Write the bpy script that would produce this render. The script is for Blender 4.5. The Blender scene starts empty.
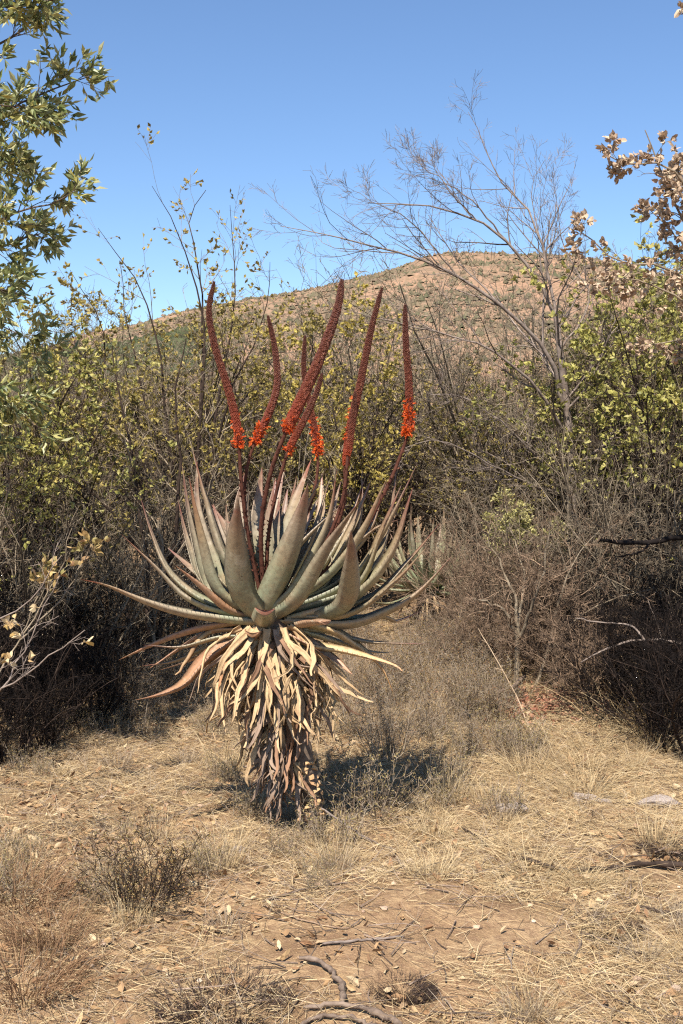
import bpy, math, random
import numpy as np
from math import radians, sin, cos, pi

# ------------------------------------------------------------------ camera, world, sun, exposure
sc = bpy.context.scene
F, CX, CY, CAMZ, PITCH = 1280.0, 341.5, 512.0, 1.6, radians(3.4)
cam_d = bpy.data.cameras.new('camera'); cam = bpy.data.objects.new('camera', cam_d)
sc.collection.objects.link(cam); sc.camera = cam
cam.location = (0, 0, CAMZ); cam.rotation_euler = (radians(90) - PITCH, 0, 0)
cam_d.sensor_fit = 'VERTICAL'; cam_d.sensor_height = 36.0; cam_d.lens = 45.0
cam_d.clip_start = 0.05; cam_d.clip_end = 8000

SUN = np.array([-0.18, -0.54, 0.82]); SUN /= np.linalg.norm(SUN)
elev = math.asin(SUN[2]); azim = math.atan2(SUN[0], SUN[1])
w = bpy.data.worlds.new('World'); sc.world = w; w.use_nodes = True
nt = w.node_tree; nt.nodes.clear()
sky = nt.nodes.new('ShaderNodeTexSky'); sky.sky_type = 'NISHITA'; sky.sun_disc = False
sky.sun_elevation = elev; sky.sun_rotation = azim; sky.altitude = 1200
sky.air_density = 1.0; sky.dust_density = 0.0; sky.ozone_density = 6.0
bg = nt.nodes.new('ShaderNodeBackground'); bg.inputs['Strength'].default_value = 0.106
wo = nt.nodes.new('ShaderNodeOutputWorld')
nt.links.new(sky.outputs[0], bg.inputs[0]); nt.links.new(bg.outputs[0], wo.inputs[0])
sd = bpy.data.lights.new('sun', 'SUN'); sd.energy = 5.0; sd.angle = radians(0.5); sd.color = (1.0, 0.95, 0.89)
so = bpy.data.objects.new('sun', sd); sc.collection.objects.link(so)
from mathutils import Vector
so.rotation_euler = Vector(SUN).to_track_quat('Z', 'Y').to_euler()
vs = sc.view_settings
vs.view_transform = 'Standard'; vs.look = 'None'; vs.gamma = 1.0; vs.exposure = 0.68; vs.use_curve_mapping = False
sc.cycles.use_denoising = False; sc.cycles.filter_width = 1.2
sc.cycles.max_bounces = 6; sc.cycles.diffuse_bounces = 1; sc.cycles.glossy_bounces = 2
sc.cycles.transmission_bounces = 2; sc.cycles.caustics_reflective = False

RNG = np.random.default_rng(7)
COL = sc.collection

# ------------------------------------------------------------------ pixel / terrain helpers (used to read sizes off the photo)
def ray(px, py):
    dx, dy = (px - CX) / F, (CY - py) / F
    return np.array([dx, cos(PITCH) + dy * sin(PITCH), -sin(PITCH) + dy * cos(PITCH)])
def at(px, py, Y):
    r = ray(px, py); t = Y / r[1]
    return np.array([r[0] * t, Y, CAMZ + r[2] * t])
_perm = np.random.default_rng(3).random((64, 64))
def vnoise(x, y):
    x = np.asarray(x, float); y = np.asarray(y, float)
    xi = np.floor(x).astype(int); yi = np.floor(y).astype(int)
    fx = x - xi; fy = y - yi
    fx = fx * fx * (3 - 2 * fx); fy = fy * fy * (3 - 2 * fy)
    g = lambda a, b: _perm[a % 64, b % 64]
    return (g(xi, yi) * (1 - fx) + g(xi + 1, yi) * fx) * (1 - fy) + (g(xi, yi + 1) * (1 - fx) + g(xi + 1, yi + 1) * fx) * fy - 0.5
def hgt(x, y):
    x = np.asarray(x, float); y = np.asarray(y, float)
    near = np.clip(1.5 - np.hypot(x, y - 5) / 25, 0, 1)
    z = near * (0.10 * vnoise(x * 0.7 + 9, y * 0.7) + 0.045 * vnoise(x * 2.3, y * 2.3 + 5) + 0.02 * vnoise(x * 6.1, y * 6.1) + 0.011 * vnoise(x * 15, y * 15))
    z = z + 0.11 * np.clip(y - 6.9, 0, 2.4) + 0.03 * np.clip(y - 9.3, 0, 30)
    return z
def gnd(px, py):
    r = ray(px, py); t = CAMZ / -r[2]
    p = np.array([r[0] * t, r[1] * t, 0.0])
    for _ in range(4):
        t = (CAMZ - hgt(p[0], p[1])) / -r[2]; p = np.array([r[0] * t, r[1] * t, 0])
    p[2] = hgt(p[0], p[1]); return p
def topix(p):
    p = np.asarray(p, float)
    rel = p - np.array([0, 0, CAMZ])
    d = rel[..., 1] * cos(PITCH) - rel[..., 2] * sin(PITCH); u = rel[..., 1] * sin(PITCH) + rel[..., 2] * cos(PITCH)
    return CX + F * rel[..., 0] / d, CY - F * u / d

# ------------------------------------------------------------------ mesh building
def norm(v): return v / np.maximum(np.linalg.norm(v, axis=-1, keepdims=True), 1e-9)
def make_mesh(name, V, faces, mats, smooth=True, attr=None, midx=None):
    """V (n,3); faces: list of (k,3) / (k,4) int arrays; midx: matching list of material indices"""
    me = bpy.data.meshes.new(name)
    V = np.asarray(V, np.float32)
    me.vertices.add(len(V)); me.vertices.foreach_set('co', V.ravel())
    faces = [np.asarray(f, np.int32) for f in faces if len(f)]
    tot = np.concatenate([np.full(len(f), f.shape[1], np.int32) for f in faces])
    idx = np.concatenate([f.ravel() for f in faces])
    me.loops.add(len(idx)); me.loops.foreach_set('vertex_index', idx)
    me.polygons.add(len(tot))
    st = np.concatenate([[0], np.cumsum(tot)[:-1]]).astype(np.int32)
    me.polygons.foreach_set('loop_start', st); me.polygons.foreach_set('loop_total', tot)
    me.polygons.foreach_set('use_smooth', np.full(len(tot), bool(smooth)))
    if midx is not None:
        me.polygons.foreach_set('material_index', np.concatenate([np.full(len(f), m, np.int32) for f, m in zip(faces, midx)]))
    for m in (mats if isinstance(mats, (list, tuple)) else [mats]): me.materials.append(m)
    if attr:
        for k, a in attr.items():
            at_ = me.attributes.new(k, 'FLOAT', 'POINT'); at_.data.foreach_set('value', np.asarray(a, np.float32).ravel())
    me.update(calc_edges=True); me.validate(clean_customdata=False)
    return me
def obj(name, me, parent=None, label=None, cat=None, group=None, kind=None, loc=None):
    o = bpy.data.objects.new(name, me); COL.objects.link(o)
    if parent is not None: o.parent = parent
    if loc is not None: o.location = loc
    for k, v in (('label', label), ('category', cat), ('group', group), ('kind', kind)):
        if v: o[k] = v
    return o
def thing(name, label, cat, loc=(0, 0, 0), group=None, rz=0, s=1):
    o = obj(name, None, None, label, cat, group, None, tuple(float(c) for c in loc)); o.rotation_euler = (0, 0, rz); o.scale = (s, s, s); return o
def dup(root, loc, rz=0, s=(1, 1, 1), label=None):
    r = root.copy(); COL.objects.link(r); r.location = tuple(float(c) for c in loc); r.rotation_euler = (0, 0, rz); r.scale = s
    if label: r['label'] = label
    for ch in root.children:
        c = ch.copy(); COL.objects.link(c); c.parent = r
        for g in ch.children:
            d = g.copy(); COL.objects.link(d); d.parent = c
    return r
class Geo:
    def __init__(s): s.V = []; s.F = []; s.M = []; s.n = 0; s.A = []
    def add(s, V, faces, m=0, a=None):
        V = np.asarray(V).reshape(-1, 3)
        for f in faces: s.F.append(np.asarray(f) + s.n); s.M.append(m)
        s.V.append(V); s.n += len(V); s.A.append(np.zeros(len(V)) if a is None else np.asarray(a).ravel())
    def mesh(s, name, mats, smooth=True, attr=None):
        return make_mesh(name, np.concatenate(s.V), s.F, mats, smooth, {attr: np.concatenate(s.A)} if attr else None, s.M)
def tubes(pts, rad, sides=4, cap=False):
    """pts (N,P,3), rad (N,P) -> verts, [quads]"""
    pts = np.asarray(pts, float); N, P, _ = pts.shape
    T = np.empty_like(pts); T[:, 1:-1] = pts[:, 2:] - pts[:, :-2]; T[:, 0] = pts[:, 1] - pts[:, 0]; T[:, -1] = pts[:, -1] - pts[:, -2]
    T = norm(T); o = pts[:, -1] - pts[:, 0]
    ref = np.zeros((N, 3)); ref[np.arange(N), np.argmin(np.abs(o), axis=1)] = 1
    A = norm(np.cross(T, ref[:, None, :])); B = np.cross(T, A)
    th = np.arange(sides) * 2 * pi / sides
    V = pts[:, :, None, :] + rad[:, :, None, None] * (np.cos(th)[None, None, :, None] * A[:, :, None, :] + np.sin(th)[None, None, :, None] * B[:, :, None, :])
    i = np.arange(N)[:, None, None] * P * sides; j = np.arange(P - 1)[None, :, None] * sides; k = np.arange(sides)[None, None, :]; k2 = (k + 1) % sides
    a = i + j + k; b = i + j + k2; c = i + j + sides + k2; d = i + j + sides + k
    return V.reshape(-1, 3), [np.stack(np.broadcast_arrays(a, b, c, d), -1).reshape(-1, 4)]
def resample(ctrl, n):
    """Catmull-Rom through control points, n samples even in arc length"""
    c = np.asarray(ctrl, float); c = np.vstack([2 * c[0] - c[1], c, 2 * c[-1] - c[-2]])
    out = []
    for i in range(1, len(c) - 2):
        t = np.linspace(0, 1, 12, endpoint=False)[:, None]
        p0, p1, p2, p3 = c[i - 1], c[i], c[i + 1], c[i + 2]
        out.append(0.5 * (2 * p1 + (p2 - p0) * t + (2 * p0 - 5 * p1 + 4 * p2 - p3) * t ** 2 + (3 * p1 - p0 - 3 * p2 + p3) * t ** 3))
    out = np.vstack(out + [c[-2][None]])
    s = np.concatenate([[0], np.cumsum(np.linalg.norm(np.diff(out, axis=0), axis=1))])
    q = np.linspace(0, s[-1], n)
    return np.stack([np.interp(q, s, out[:, k]) for k in range(out.shape[1])], 1)
def grow(rng, base, d, L, P, wob=0.15, up=0.0):
    base = np.asarray(base, float); N = len(base); pts = np.empty((N, P, 3)); pts[:, 0] = base
    d = norm(np.asarray(d, float)); step = (np.asarray(L) / (P - 1)).reshape(-1, 1)
    for i in range(1, P):
        pts[:, i] = pts[:, i - 1] + d * step
        d = d + rng.normal(0, wob, (N, 3)); d[:, 2] += up; d = norm(d)
    return pts
def sprout(rng, pts, rad, n, t=(0.2, 1.0), ang=(25, 60), ln=(0.3, 0.6), P=5, wob=0.15, up=0.0, rk=0.6, tip=0.3, fall=0.5, lmin=0.0, lat=False):
    N, Q, _ = pts.shape
    pl = np.linalg.norm(np.diff(pts, axis=1), axis=2).sum(1)
    tt = rng.uniform(t[0], t[1], (N, n)); x = tt * (Q - 1); i0 = np.minimum(x.astype(int), Q - 2); f = (x - i0)[..., None]
    r = np.arange(N)[:, None]
    p0, p1 = pts[r, i0], pts[r, i0 + 1]; pos = p0 * (1 - f) + p1 * f; T = norm(p1 - p0)
    rr = rad[r, i0] * (1 - f[..., 0]) + rad[r, i0 + 1] * f[..., 0]
    q = norm(np.cross(T, rng.normal(size=T.shape))); a = np.radians(rng.uniform(ang[0], ang[1], (N, n)))[..., None]
    d = np.cos(a) * T + np.sin(a) * q
    L = np.maximum(pl[:, None] * rng.uniform(ln[0], ln[1], (N, n)) * (1 - fall * tt), lmin)
    M = N * n; pos = pos.reshape(M, 3); d = d.reshape(M, 3); L = L.ravel()
    cp = grow(rng, pos, d, L, P, wob, up)
    r0 = np.maximum(rr.ravel() * rk, 0.0008)[:, None]
    cr = r0 * np.linspace(1, tip, P)[None]
    return cp, cr
def leaves(rng, pos, d, L, W, fold=0.25, curl=0.15, quad=False):
    """pointed leaf blades. pos,d (N,3); L,W scalars or (N,)"""
    pos = np.asarray(pos, float); N = len(pos); d = norm(d)
    s = norm(np.cross(d, rng.normal(size=(N, 3)))); n = np.cross(s, d)
    L = np.broadcast_to(np.asarray(L, float), (N,))[:, None]; W = np.broadcast_to(np.asarray(W, float), (N,))[:, None] * 0.5
    c = rng.normal(0, curl, (N, 1))
    b = pos; tip = pos + d * L + n * L * c
    m = pos + d * L * 0.5 - n * W * fold
    l = pos + d * L * 0.48 + s * W + n * W * fold; r = pos + d * L * 0.48 - s * W + n * W * fold
    i = np.arange(N)[:, None]
    if quad:
        V = np.stack([b, r, tip, l], 1); return V.reshape(-1, 3), [(i * 4 + np.array([0, 1, 2, 3]))]
    V = np.stack([b, l, m, r, tip], 1); k = i * 5
    return V.reshape(-1, 3), [np.concatenate([k + np.array(q) for q in ([0, 2, 1], [1, 2, 4], [0, 3, 2], [2, 3, 4])])]
def roundleaves(rng, pos, d, L, W, curl=0.3):
    """blunter 6-point leaf, curled"""
    pos = np.asarray(pos, float); N = len(pos); d = norm(d)
    s = norm(np.cross(d, rng.normal(size=(N, 3)))); n = np.cross(s, d)
    L = np.broadcast_to(np.asarray(L, float), (N,))[:, None]; W = np.broadcast_to(np.asarray(W, float), (N,))[:, None] * 0.5
    c = np.abs(rng.normal(0, curl, (N, 1))) * rng.choice([-1, 1], (N, 1)); e = rng.normal(0, curl, (N, 1))
    V = np.stack([pos, pos + d * L * .35 + s * W + n * W * e, pos + d * L * .75 + s * W * .8 + n * (W * e + L * c * .5),
                  pos + d * L + n * L * c, pos + d * L * .75 - s * W * .8 + n * (W * e + L * c * .5), pos + d * L * .35 - s * W + n * W * e,
                  pos + d * L * .5 + n * L * c * .15], 1)
    k = np.arange(N)[:, None] * 7
    return V.reshape(-1, 3), [np.concatenate([k + np.array([a, b_, 6]) for a, b_ in ((0, 5), (5, 4), (4, 3), (3, 2), (2, 1), (1, 0))])]
def blades(rng, base, d, L, Wd, P=4, droop=0.25, wob=0.08):
    base = np.asarray(base, float); N = len(base)
    pts = np.empty((N, P, 3)); pts[:, 0] = base; dd = norm(np.asarray(d, float)); st = (np.broadcast_to(L, (N,)) / (P - 1))[:, None]
    dr = np.abs(rng.normal(droop, droop * .5, N))
    for i in range(1, P):
        pts[:, i] = pts[:, i - 1] + dd * st
        dd = dd + rng.normal(0, wob, (N, 3)); dd[:, 2] -= dr; dd = norm(dd)
    s = norm(np.cross(pts[:, -1] - pts[:, 0], rng.normal(size=(N, 3))))
    wd = (np.broadcast_to(Wd, (N,))[:, None] * np.linspace(1, 0.25, P)[None])[..., None] * 0.5
    V = np.stack([pts - s[:, None] * wd, pts + s[:, None] * wd], 2)
    i = np.arange(N)[:, None] * P * 2; j = np.arange(P - 1)[None] * 2
    a = i + j
    return V.reshape(-1, 3), [np.stack([a, a + 1, a + 3, a + 2], -1).reshape(-1, 4)]
def along(rng, pts, n, t=(0.2, 1.0), out=0.8):
    """n leaf spots on each polyline; returns pos, dir"""
    N, Q, _ = pts.shape; tt = rng.uniform(t[0], t[1], (N, n)); x = tt * (Q - 1); i0 = np.minimum(x.astype(int), Q - 2); f = (x - i0)[..., None]
    r = np.arange(N)[:, None]; p0, p1 = pts[r, i0], pts[r, i0 + 1]
    T = norm(p1 - p0); d = T + out * norm(rng.normal(size=T.shape))
    return (p0 * (1 - f) + p1 * f).reshape(-1, 3), d.reshape(-1, 3)

# ------------------------------------------------------------------ materials
def srgb(r, g, b):
    f = lambda c: (c / 255 / 12.92) if c / 255 <= 0.04045 else ((c / 255 + 0.055) / 1.055) ** 2.4
    return (f(r), f(g), f(b), 1)
class Mat:
    def __init__(s, name):
        s.m = bpy.data.materials.new(name); s.m.use_nodes = True; s.t = s.m.node_tree; s.t.nodes.clear()
        s.out = s.n('ShaderNodeOutputMaterial'); s.b = s.n('ShaderNodeBsdfPrincipled'); s.l(s.b.outputs[0], s.out.inputs[0])
    def n(s, t, **k):
        x = s.t.nodes.new(t)
        for a, b in k.items(): setattr(x, a, b)
        return x
    def l(s, a, b): s.t.links.new(a, b)
    def ramp(s, fac, stops, interp='LINEAR'):
        r = s.n('ShaderNodeValToRGB'); e = r.color_ramp.elements; r.color_ramp.interpolation = interp
        while len(e) < len(stops): e.new(0.5)
        for q, (p, c) in zip(e, stops): q.position = p; q.color = c
        s.l(fac, r.inputs[0]); return r.outputs[0]
    def noise(s, scale, detail=4, coord='Object', rough=0.6, vec=None):
        x = s.n('ShaderNodeTexNoise'); x.inputs['Scale'].default_value = scale; x.inputs['Detail'].default_value = detail; x.inputs['Roughness'].default_value = rough
        if vec is None:
            tc = s.n('ShaderNodeTexCoord'); vec = tc.outputs[coord]
        s.l(vec, x.inputs['Vector']); return x.outputs[0]
    def mix(s, fac, a, b, mode='MIX'):
        x = s.n('ShaderNodeMix', data_type='RGBA', blend_type=mode)
        if hasattr(fac, 'default_value') or hasattr(fac, 'is_linked'): s.l(fac, x.inputs[0])
        else: x.inputs[0].default_value = fac
        for v, i in ((a, 6), (b, 7)):
            if hasattr(v, 'is_linked'): s.l(v, x.inputs[i])
            else: x.inputs[i].default_value = v
        return x.outputs[2]
    def bump(s, h, strength=0.3, dist=0.01):
        b = s.n('ShaderNodeBump'); b.inputs['Strength'].default_value = strength; b.inputs['Distance'].default_value = dist
        s.l(h, b.inputs['Height']); s.l(b.outputs[0], s.b.inputs['Normal'])
    def island(s):
        return s.n('ShaderNodeNewGeometry').outputs['Random Per Island']
    def objrand(s): return s.n('ShaderNodeObjectInfo').outputs['Random']
    def done(s, color, rough=0.8, spec=0.2, translucent=0.0):
        if hasattr(color, 'is_linked'): s.l(color, s.b.inputs['Base Color'])
        else: s.b.inputs['Base Color'].default_value = color
        s.b.inputs['Roughness'].default_value = rough; s.b.inputs['Specular IOR Level'].default_value = spec
        if translucent:
            tr = s.n('ShaderNodeBsdfTranslucent'); mx = s.n('ShaderNodeMixShader'); mx.inputs[0].default_value = translucent
            if hasattr(color, 'is_linked'): s.l(color, tr.inputs[0])
            else: tr.inputs[0].default_value = color
            s.l(s.b.outputs[0], mx.inputs[1]); s.l(tr.outputs[0], mx.inputs[2]); s.l(mx.outputs[0], s.out.inputs[0])
        return s.m
def leafmat(name, cols, rough=0.5, tr=0.3, spec=0.3):
    m = Mat(name); k = len(cols)
    return m.done(m.ramp(m.island(), [(i / max(k - 1, 1), c) for i, c in enumerate(cols)]), rough, spec, tr)
def barkmat(name, c1, c2, scale=18, bump=0.5):
    m = Mat(name); n = m.noise(scale, 5); c = m.ramp(n, [(0.3, c1), (0.7, c2)])
    c = m.mix(m.ramp(m.island(), [(0, (.55, .55, .55, 1)), (1, (1.25, 1.22, 1.2, 1))]), (0, 0, 0, 1), c, 'MIX') if False else c
    v = m.n('ShaderNodeHueSaturation'); m.l(c, v.inputs['Color'])
    mr = m.n('ShaderNodeMapRange'); m.l(m.island(), mr.inputs[0]); mr.inputs[3].default_value = 0.4; mr.inputs[4].default_value = 1.5
    m.l(mr.outputs[0], v.inputs['Value']); m.bump(n, bump, 0.01)
    return m.done(v.outputs[0], 0.9, 0.1)

c = srgb
M = {}
M['twig_grey'] = barkmat('grey_twig_bark', c(102, 88, 70), c(162, 146, 122))
M['twig_pale'] = barkmat('pale_bare_bark', c(104, 90, 80), c(158, 142, 128))
M['twig_dark'] = barkmat('dark_thicket_bark', c(38, 30, 26), c(80, 66, 56))
M['twig_red'] = barkmat('reddish_twig_bark', c(112, 90, 72), c(166, 140, 114))
M['black_wood_and_shade'] = barkmat('charred_wood_and_shade', c(18, 15, 14), c(44, 37, 33), 10)  # black branch wood; on the brushwood it stands in for canopy shade
M['grey_wood'] = barkmat('weathered_wood', c(84, 70, 60), c(146, 126, 108), 30)
M['olive_bark'] = barkmat('olive_bark', c(72, 60, 50), c(118, 102, 88))
M['olive_leaf'] = leafmat('olive_leaf', [c(124, 136, 78), c(160, 164, 108), c(90, 102, 60), c(198, 196, 146), c(188, 176, 98), c(112, 122, 76)], 0.4, 0.35, 0.5)
M['yellow_leaf'] = leafmat('yellow_green_leaf', [c(150, 134, 70), c(188, 168, 84), c(124, 112, 62), c(206, 184, 106), c(160, 138, 84), c(112, 100, 60)], 0.6, 0.3)
M['bright_leaf'] = leafmat('bright_yellow_leaf', [c(214, 190, 96), c(232, 208, 118), c(176, 156, 78), c(198, 178, 92), c(150, 134, 72)], 0.6, 0.35)
M['small_leaf'] = leafmat('small_dull_leaf', [c(128, 116, 76), c(152, 138, 92), c(104, 96, 64), c(168, 146, 98), c(140, 116, 84)], 0.6, 0.25)
M['green_leaf'] = leafmat('green_bush_leaf', [c(156, 152, 76), c(190, 180, 96), c(118, 120, 62), c(212, 198, 118), c(132, 128, 70)], 0.5, 0.3)
M['brown_leaf'] = leafmat('dry_brown_leaf', [c(170, 142, 116), c(206, 180, 150), c(142, 116, 94), c(222, 198, 166), c(186, 156, 128)], 0.8, 0.15, 0.1)
M['pale_leaf'] = leafmat('pale_dry_leaf', [c(206, 178, 128), c(226, 204, 160), c(186, 152, 104), c(214, 180, 110)], 0.8, 0.2, 0.1)
M['red_leaf'] = leafmat('fallen_red_leaf', [c(162, 110, 86), c(184, 134, 106), c(136, 86, 66), c(200, 162, 128)], 0.8, 0.1, 0.1)
M['straw'] = leafmat('dry_straw', [c(208, 180, 132), c(228, 206, 162), c(182, 150, 106), c(216, 190, 144), c(156, 126, 90)], 0.7, 0.2, 0.2)
M['straw_grey'] = leafmat('grey_straw', [c(170, 150, 124), c(190, 172, 148), c(144, 122, 100), c(120, 104, 82)], 0.8, 0.15, 0.1)
M['herb'] = leafmat('grey_green_herb', [c(156, 138, 88), c(176, 156, 106), c(130, 118, 74), c(164, 134, 96)], 0.7, 0.2, 0.1)
M['herb_brown'] = leafmat('brown_olive_herb', [c(146, 122, 78), c(170, 142, 92), c(120, 104, 64), c(156, 112, 80), c(134, 118, 70)], 0.7, 0.2, 0.1)
M['dark_tuft'] = leafmat('dark_grass_base', [c(66, 54, 48), c(92, 76, 66), c(48, 40, 36)], 0.9, 0.05, 0.05)
M['brown_tuft'] = leafmat('brown_grass', [c(132, 100, 72), c(158, 124, 90), c(108, 80, 60), c(176, 142, 106)], 0.8, 0.15, 0.1)
M['litter'] = leafmat('leaf_litter', [c(196, 166, 122), c(172, 136, 98), c(134, 102, 74), c(218, 194, 152), c(154, 116, 84), c(184, 150, 106)], 0.8, 0.1, 0.15)

def aloe_leaf_mat(name, base, mid, tip, blotch):
    m = Mat(name); a = m.n('ShaderNodeAttribute', attribute_name='along')
    n1 = m.noise(7, 5); n2 = m.noise(45, 4); n3 = m.noise(2.2, 2)
    sh = m.n('ShaderNodeMath', operation='MULTIPLY_ADD'); m.l(n1, sh.inputs[0]); sh.inputs[1].default_value = 0.35
    sub = m.n('ShaderNodeMath', operation='SUBTRACT'); m.l(a.outputs['Fac'], sub.inputs[0]); sub.inputs[1].default_value = 0.175
    m.l(sub.outputs[0], sh.inputs[2])
    col = m.ramp(sh.outputs[0], [(0.0, base), (0.36, mid), (0.68, blotch), (0.92, tip)])
    f = m.ramp(n1, [(0.47, (0, 0, 0, 1)), (0.62, (.85, .85, .85, 1))])
    col = m.mix(f, col, blotch)
    col = m.mix(m.ramp(n2, [(0.36, (.42, .42, .42, 1)), (0.52, (0, 0, 0, 1))]), col, c(104, 88, 68))
    n4 = m.noise(110, 2); col = m.mix(m.ramp(n4, [(0.66, (0, 0, 0, 1)), (0.72, (.75, .75, .75, 1))]), col, c(92, 70, 54))
    n5 = m.noise(16, 3); col = m.mix(m.ramp(n5, [(0.6, (0, 0, 0, 1)), (0.7, (.5, .5, .5, 1))]), col, c(186, 170, 140))
    hv = m.n('ShaderNodeHueSaturation'); m.l(col, hv.inputs['Color'])
    mr = m.n('ShaderNodeMapRange'); m.l(m.objrand(), mr.inputs[0]); mr.inputs[3].default_value = 0.85; mr.inputs[4].default_value = 1.15
    m.l(mr.outputs[0], hv.inputs['Value'])
    hs = m.n('ShaderNodeMapRange'); m.l(n3, hs.inputs[0]); hs.inputs[3].default_value = 0.6; hs.inputs[4].default_value = 1.25
    m.l(hs.outputs[0], hv.inputs['Saturation'])
    m.bump(n2, 0.25, 0.004)
    return m.done(hv.outputs[0], 0.45, 0.35)
M['aloe'] = aloe_leaf_mat('aloe_leaf_skin', c(138, 142, 114), c(146, 142, 111), c(134, 80, 60), c(156, 134, 102))
M['aloe_small'] = aloe_leaf_mat('young_aloe_leaf_skin', c(138, 150, 110), c(144, 150, 112), c(150, 112, 84), c(150, 140, 102))
M['aloe_dry'] = aloe_leaf_mat('drying_aloe_leaf_skin', c(158, 130, 100), c(170, 124, 90), c(188, 128, 84), c(172, 130, 94))
M['aloe_yel'] = aloe_leaf_mat('yellowing_aloe_leaf_skin', c(150, 152, 118), c(188, 168, 116), c(208, 148, 92), c(204, 168, 112))
M['teeth'] = Mat('aloe_teeth').done(c(92, 52, 40), 0.5)
def deadmat(name, c1, c2, c3):
    m = Mat(name); n = m.noise(60, 4); n2 = m.noise(9, 3)
    col = m.mix(m.ramp(n2, [(0.35, (0, 0, 0, 1)), (0.7, (1, 1, 1, 1))]), m.ramp(m.objrand(), [(0, c1), (0.5, c2), (1, c3)]), c2)
    col = m.mix(m.ramp(n, [(0.3, (.35, .35, .35, 1)), (0.5, (0, 0, 0, 1))]), col, c(110, 84, 60))
    m.bump(n, 0.4, 0.006); return m.done(col, 0.75, 0.2)
M['dead_straw'] = deadmat('dead_aloe_leaf_straw', c(186, 152, 112), c(206, 174, 130), c(144, 114, 84))
M['dead_grey'] = deadmat('dead_aloe_leaf_grey', c(128, 104, 86), c(158, 134, 112), c(92, 74, 62))
M['dead_brown'] = deadmat('dead_aloe_leaf_brown', c(120, 88, 64), c(160, 122, 92), c(96, 72, 56))
M['trunk'] = barkmat('aloe_trunk_bark', c(88, 72, 60), c(136, 118, 100), 26)
M['scale'] = deadmat('leaf_base_scale', c(196, 152, 106), c(212, 172, 124), c(150, 112, 78))
M['stalk_pale'] = barkmat('pale_stalk_skin', c(150, 126, 98), c(188, 164, 134))
M['stalk'] = barkmat('flower_stalk_skin', c(66, 40, 32), c(104, 66, 52), 30)
m = Mat('flower_bud_skin'); al_ = m.ramp(m.n('ShaderNodeAttribute', attribute_name='along').outputs['Fac'], [(0, c(186, 74, 34)), (.1, c(150, 58, 32)), (.26, c(116, 54, 34)), (.55, c(96, 52, 37)), (1, c(82, 52, 42))]); M['bud'] = m.done(m.mix(.45, al_, m.ramp(m.island(), [(0, c(78, 42, 30)), (0.5, c(96, 52, 36)), (0.85, c(116, 64, 44)), (1, c(156, 108, 80))])), 0.55, 0.3)
m = Mat('spike_core_skin'); M['core'] = m.done(c(52, 26, 20), 0.7)
M['flower'] = leafmat('open_flower_petal', [c(232, 92, 34), c(244, 122, 52), c(212, 66, 26)], 0.5, 0.25)
def rockmat():
    m = Mat('grey_field_stone'); n = m.noise(12, 6); col = m.ramp(n, [(0.3, c(128, 112, 100)), (0.55, c(178, 162, 148)), (0.75, c(204, 190, 174))])
    m.bump(n, 0.6, 0.02); return m.done(col, 0.9, 0.15)
M['rock'] = rockmat()

# ------------------------------------------------------------------ ground, hill
def ground_material():
    m = Mat('dry_soil'); tc = m.n('ShaderNodeTexCoord').outputs['Object']
    n0 = m.noise(0.8, 3, vec=tc); n1 = m.noise(5, 6, vec=tc); n2 = m.noise(38, 5, vec=tc); n3 = m.noise(160, 3, vec=tc)
    col = m.ramp(n1, [(0.3, c(122, 97, 70)), (0.5, c(166, 136, 100)), (0.7, c(194, 164, 124))])
    col = m.mix(m.ramp(n2, [(0.38, (.75, .75, .75, 1)), (0.58, (0, 0, 0, 1))]), col, c(126, 98, 76))
    col = m.mix(m.ramp(n3, [(0.55, (0, 0, 0, 1)), (0.72, (.7, .7, .7, 1))]), col, c(214, 182, 142))
    col = m.mix(m.ramp(n0, [(0.4, (0, 0, 0, 1)), (0.7, (.45, .45, .45, 1))]), col, c(184, 146, 110))
    ad = m.n('ShaderNodeMath', operation='ADD'); m.l(n2, ad.inputs[0]); m.l(n3, ad.inputs[1])
    m.bump(ad.outputs[0], 0.7, 0.02)
    return m.done(col, 0.95, 0.05)
def graded(lo, hi, fine, step, far):
    a = list(np.arange(lo, hi, step)); s = step
    while a[-1] < far: s *= 1.13; a.append(a[-1] + s)
    return np.array(a)
gx = graded(0, 3.0, 0, 0.04, 4000); gx = np.concatenate([-gx[:0:-1], gx])
gy_b = graded(0, 0.1, 0, 0.05, 400); gy = np.concatenate([3.0 - gy_b[:0:-1], 3.0 + graded(0, 5.6, 0, 0.04, 4000)])
X, Y = np.meshgrid(gx, gy); Z = hgt(X, Y)
nx, ny = len(gx), len(gy)
i = (np.arange(ny - 1)[:, None] * nx + np.arange(nx - 1)[None]).ravel()
me = make_mesh('ground', np.stack([X, Y, Z], -1).reshape(-1, 3), [np.stack([i, i + 1, i + nx + 1, i + nx], 1)], ground_material())
obj('ground', me, kind='structure')

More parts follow.
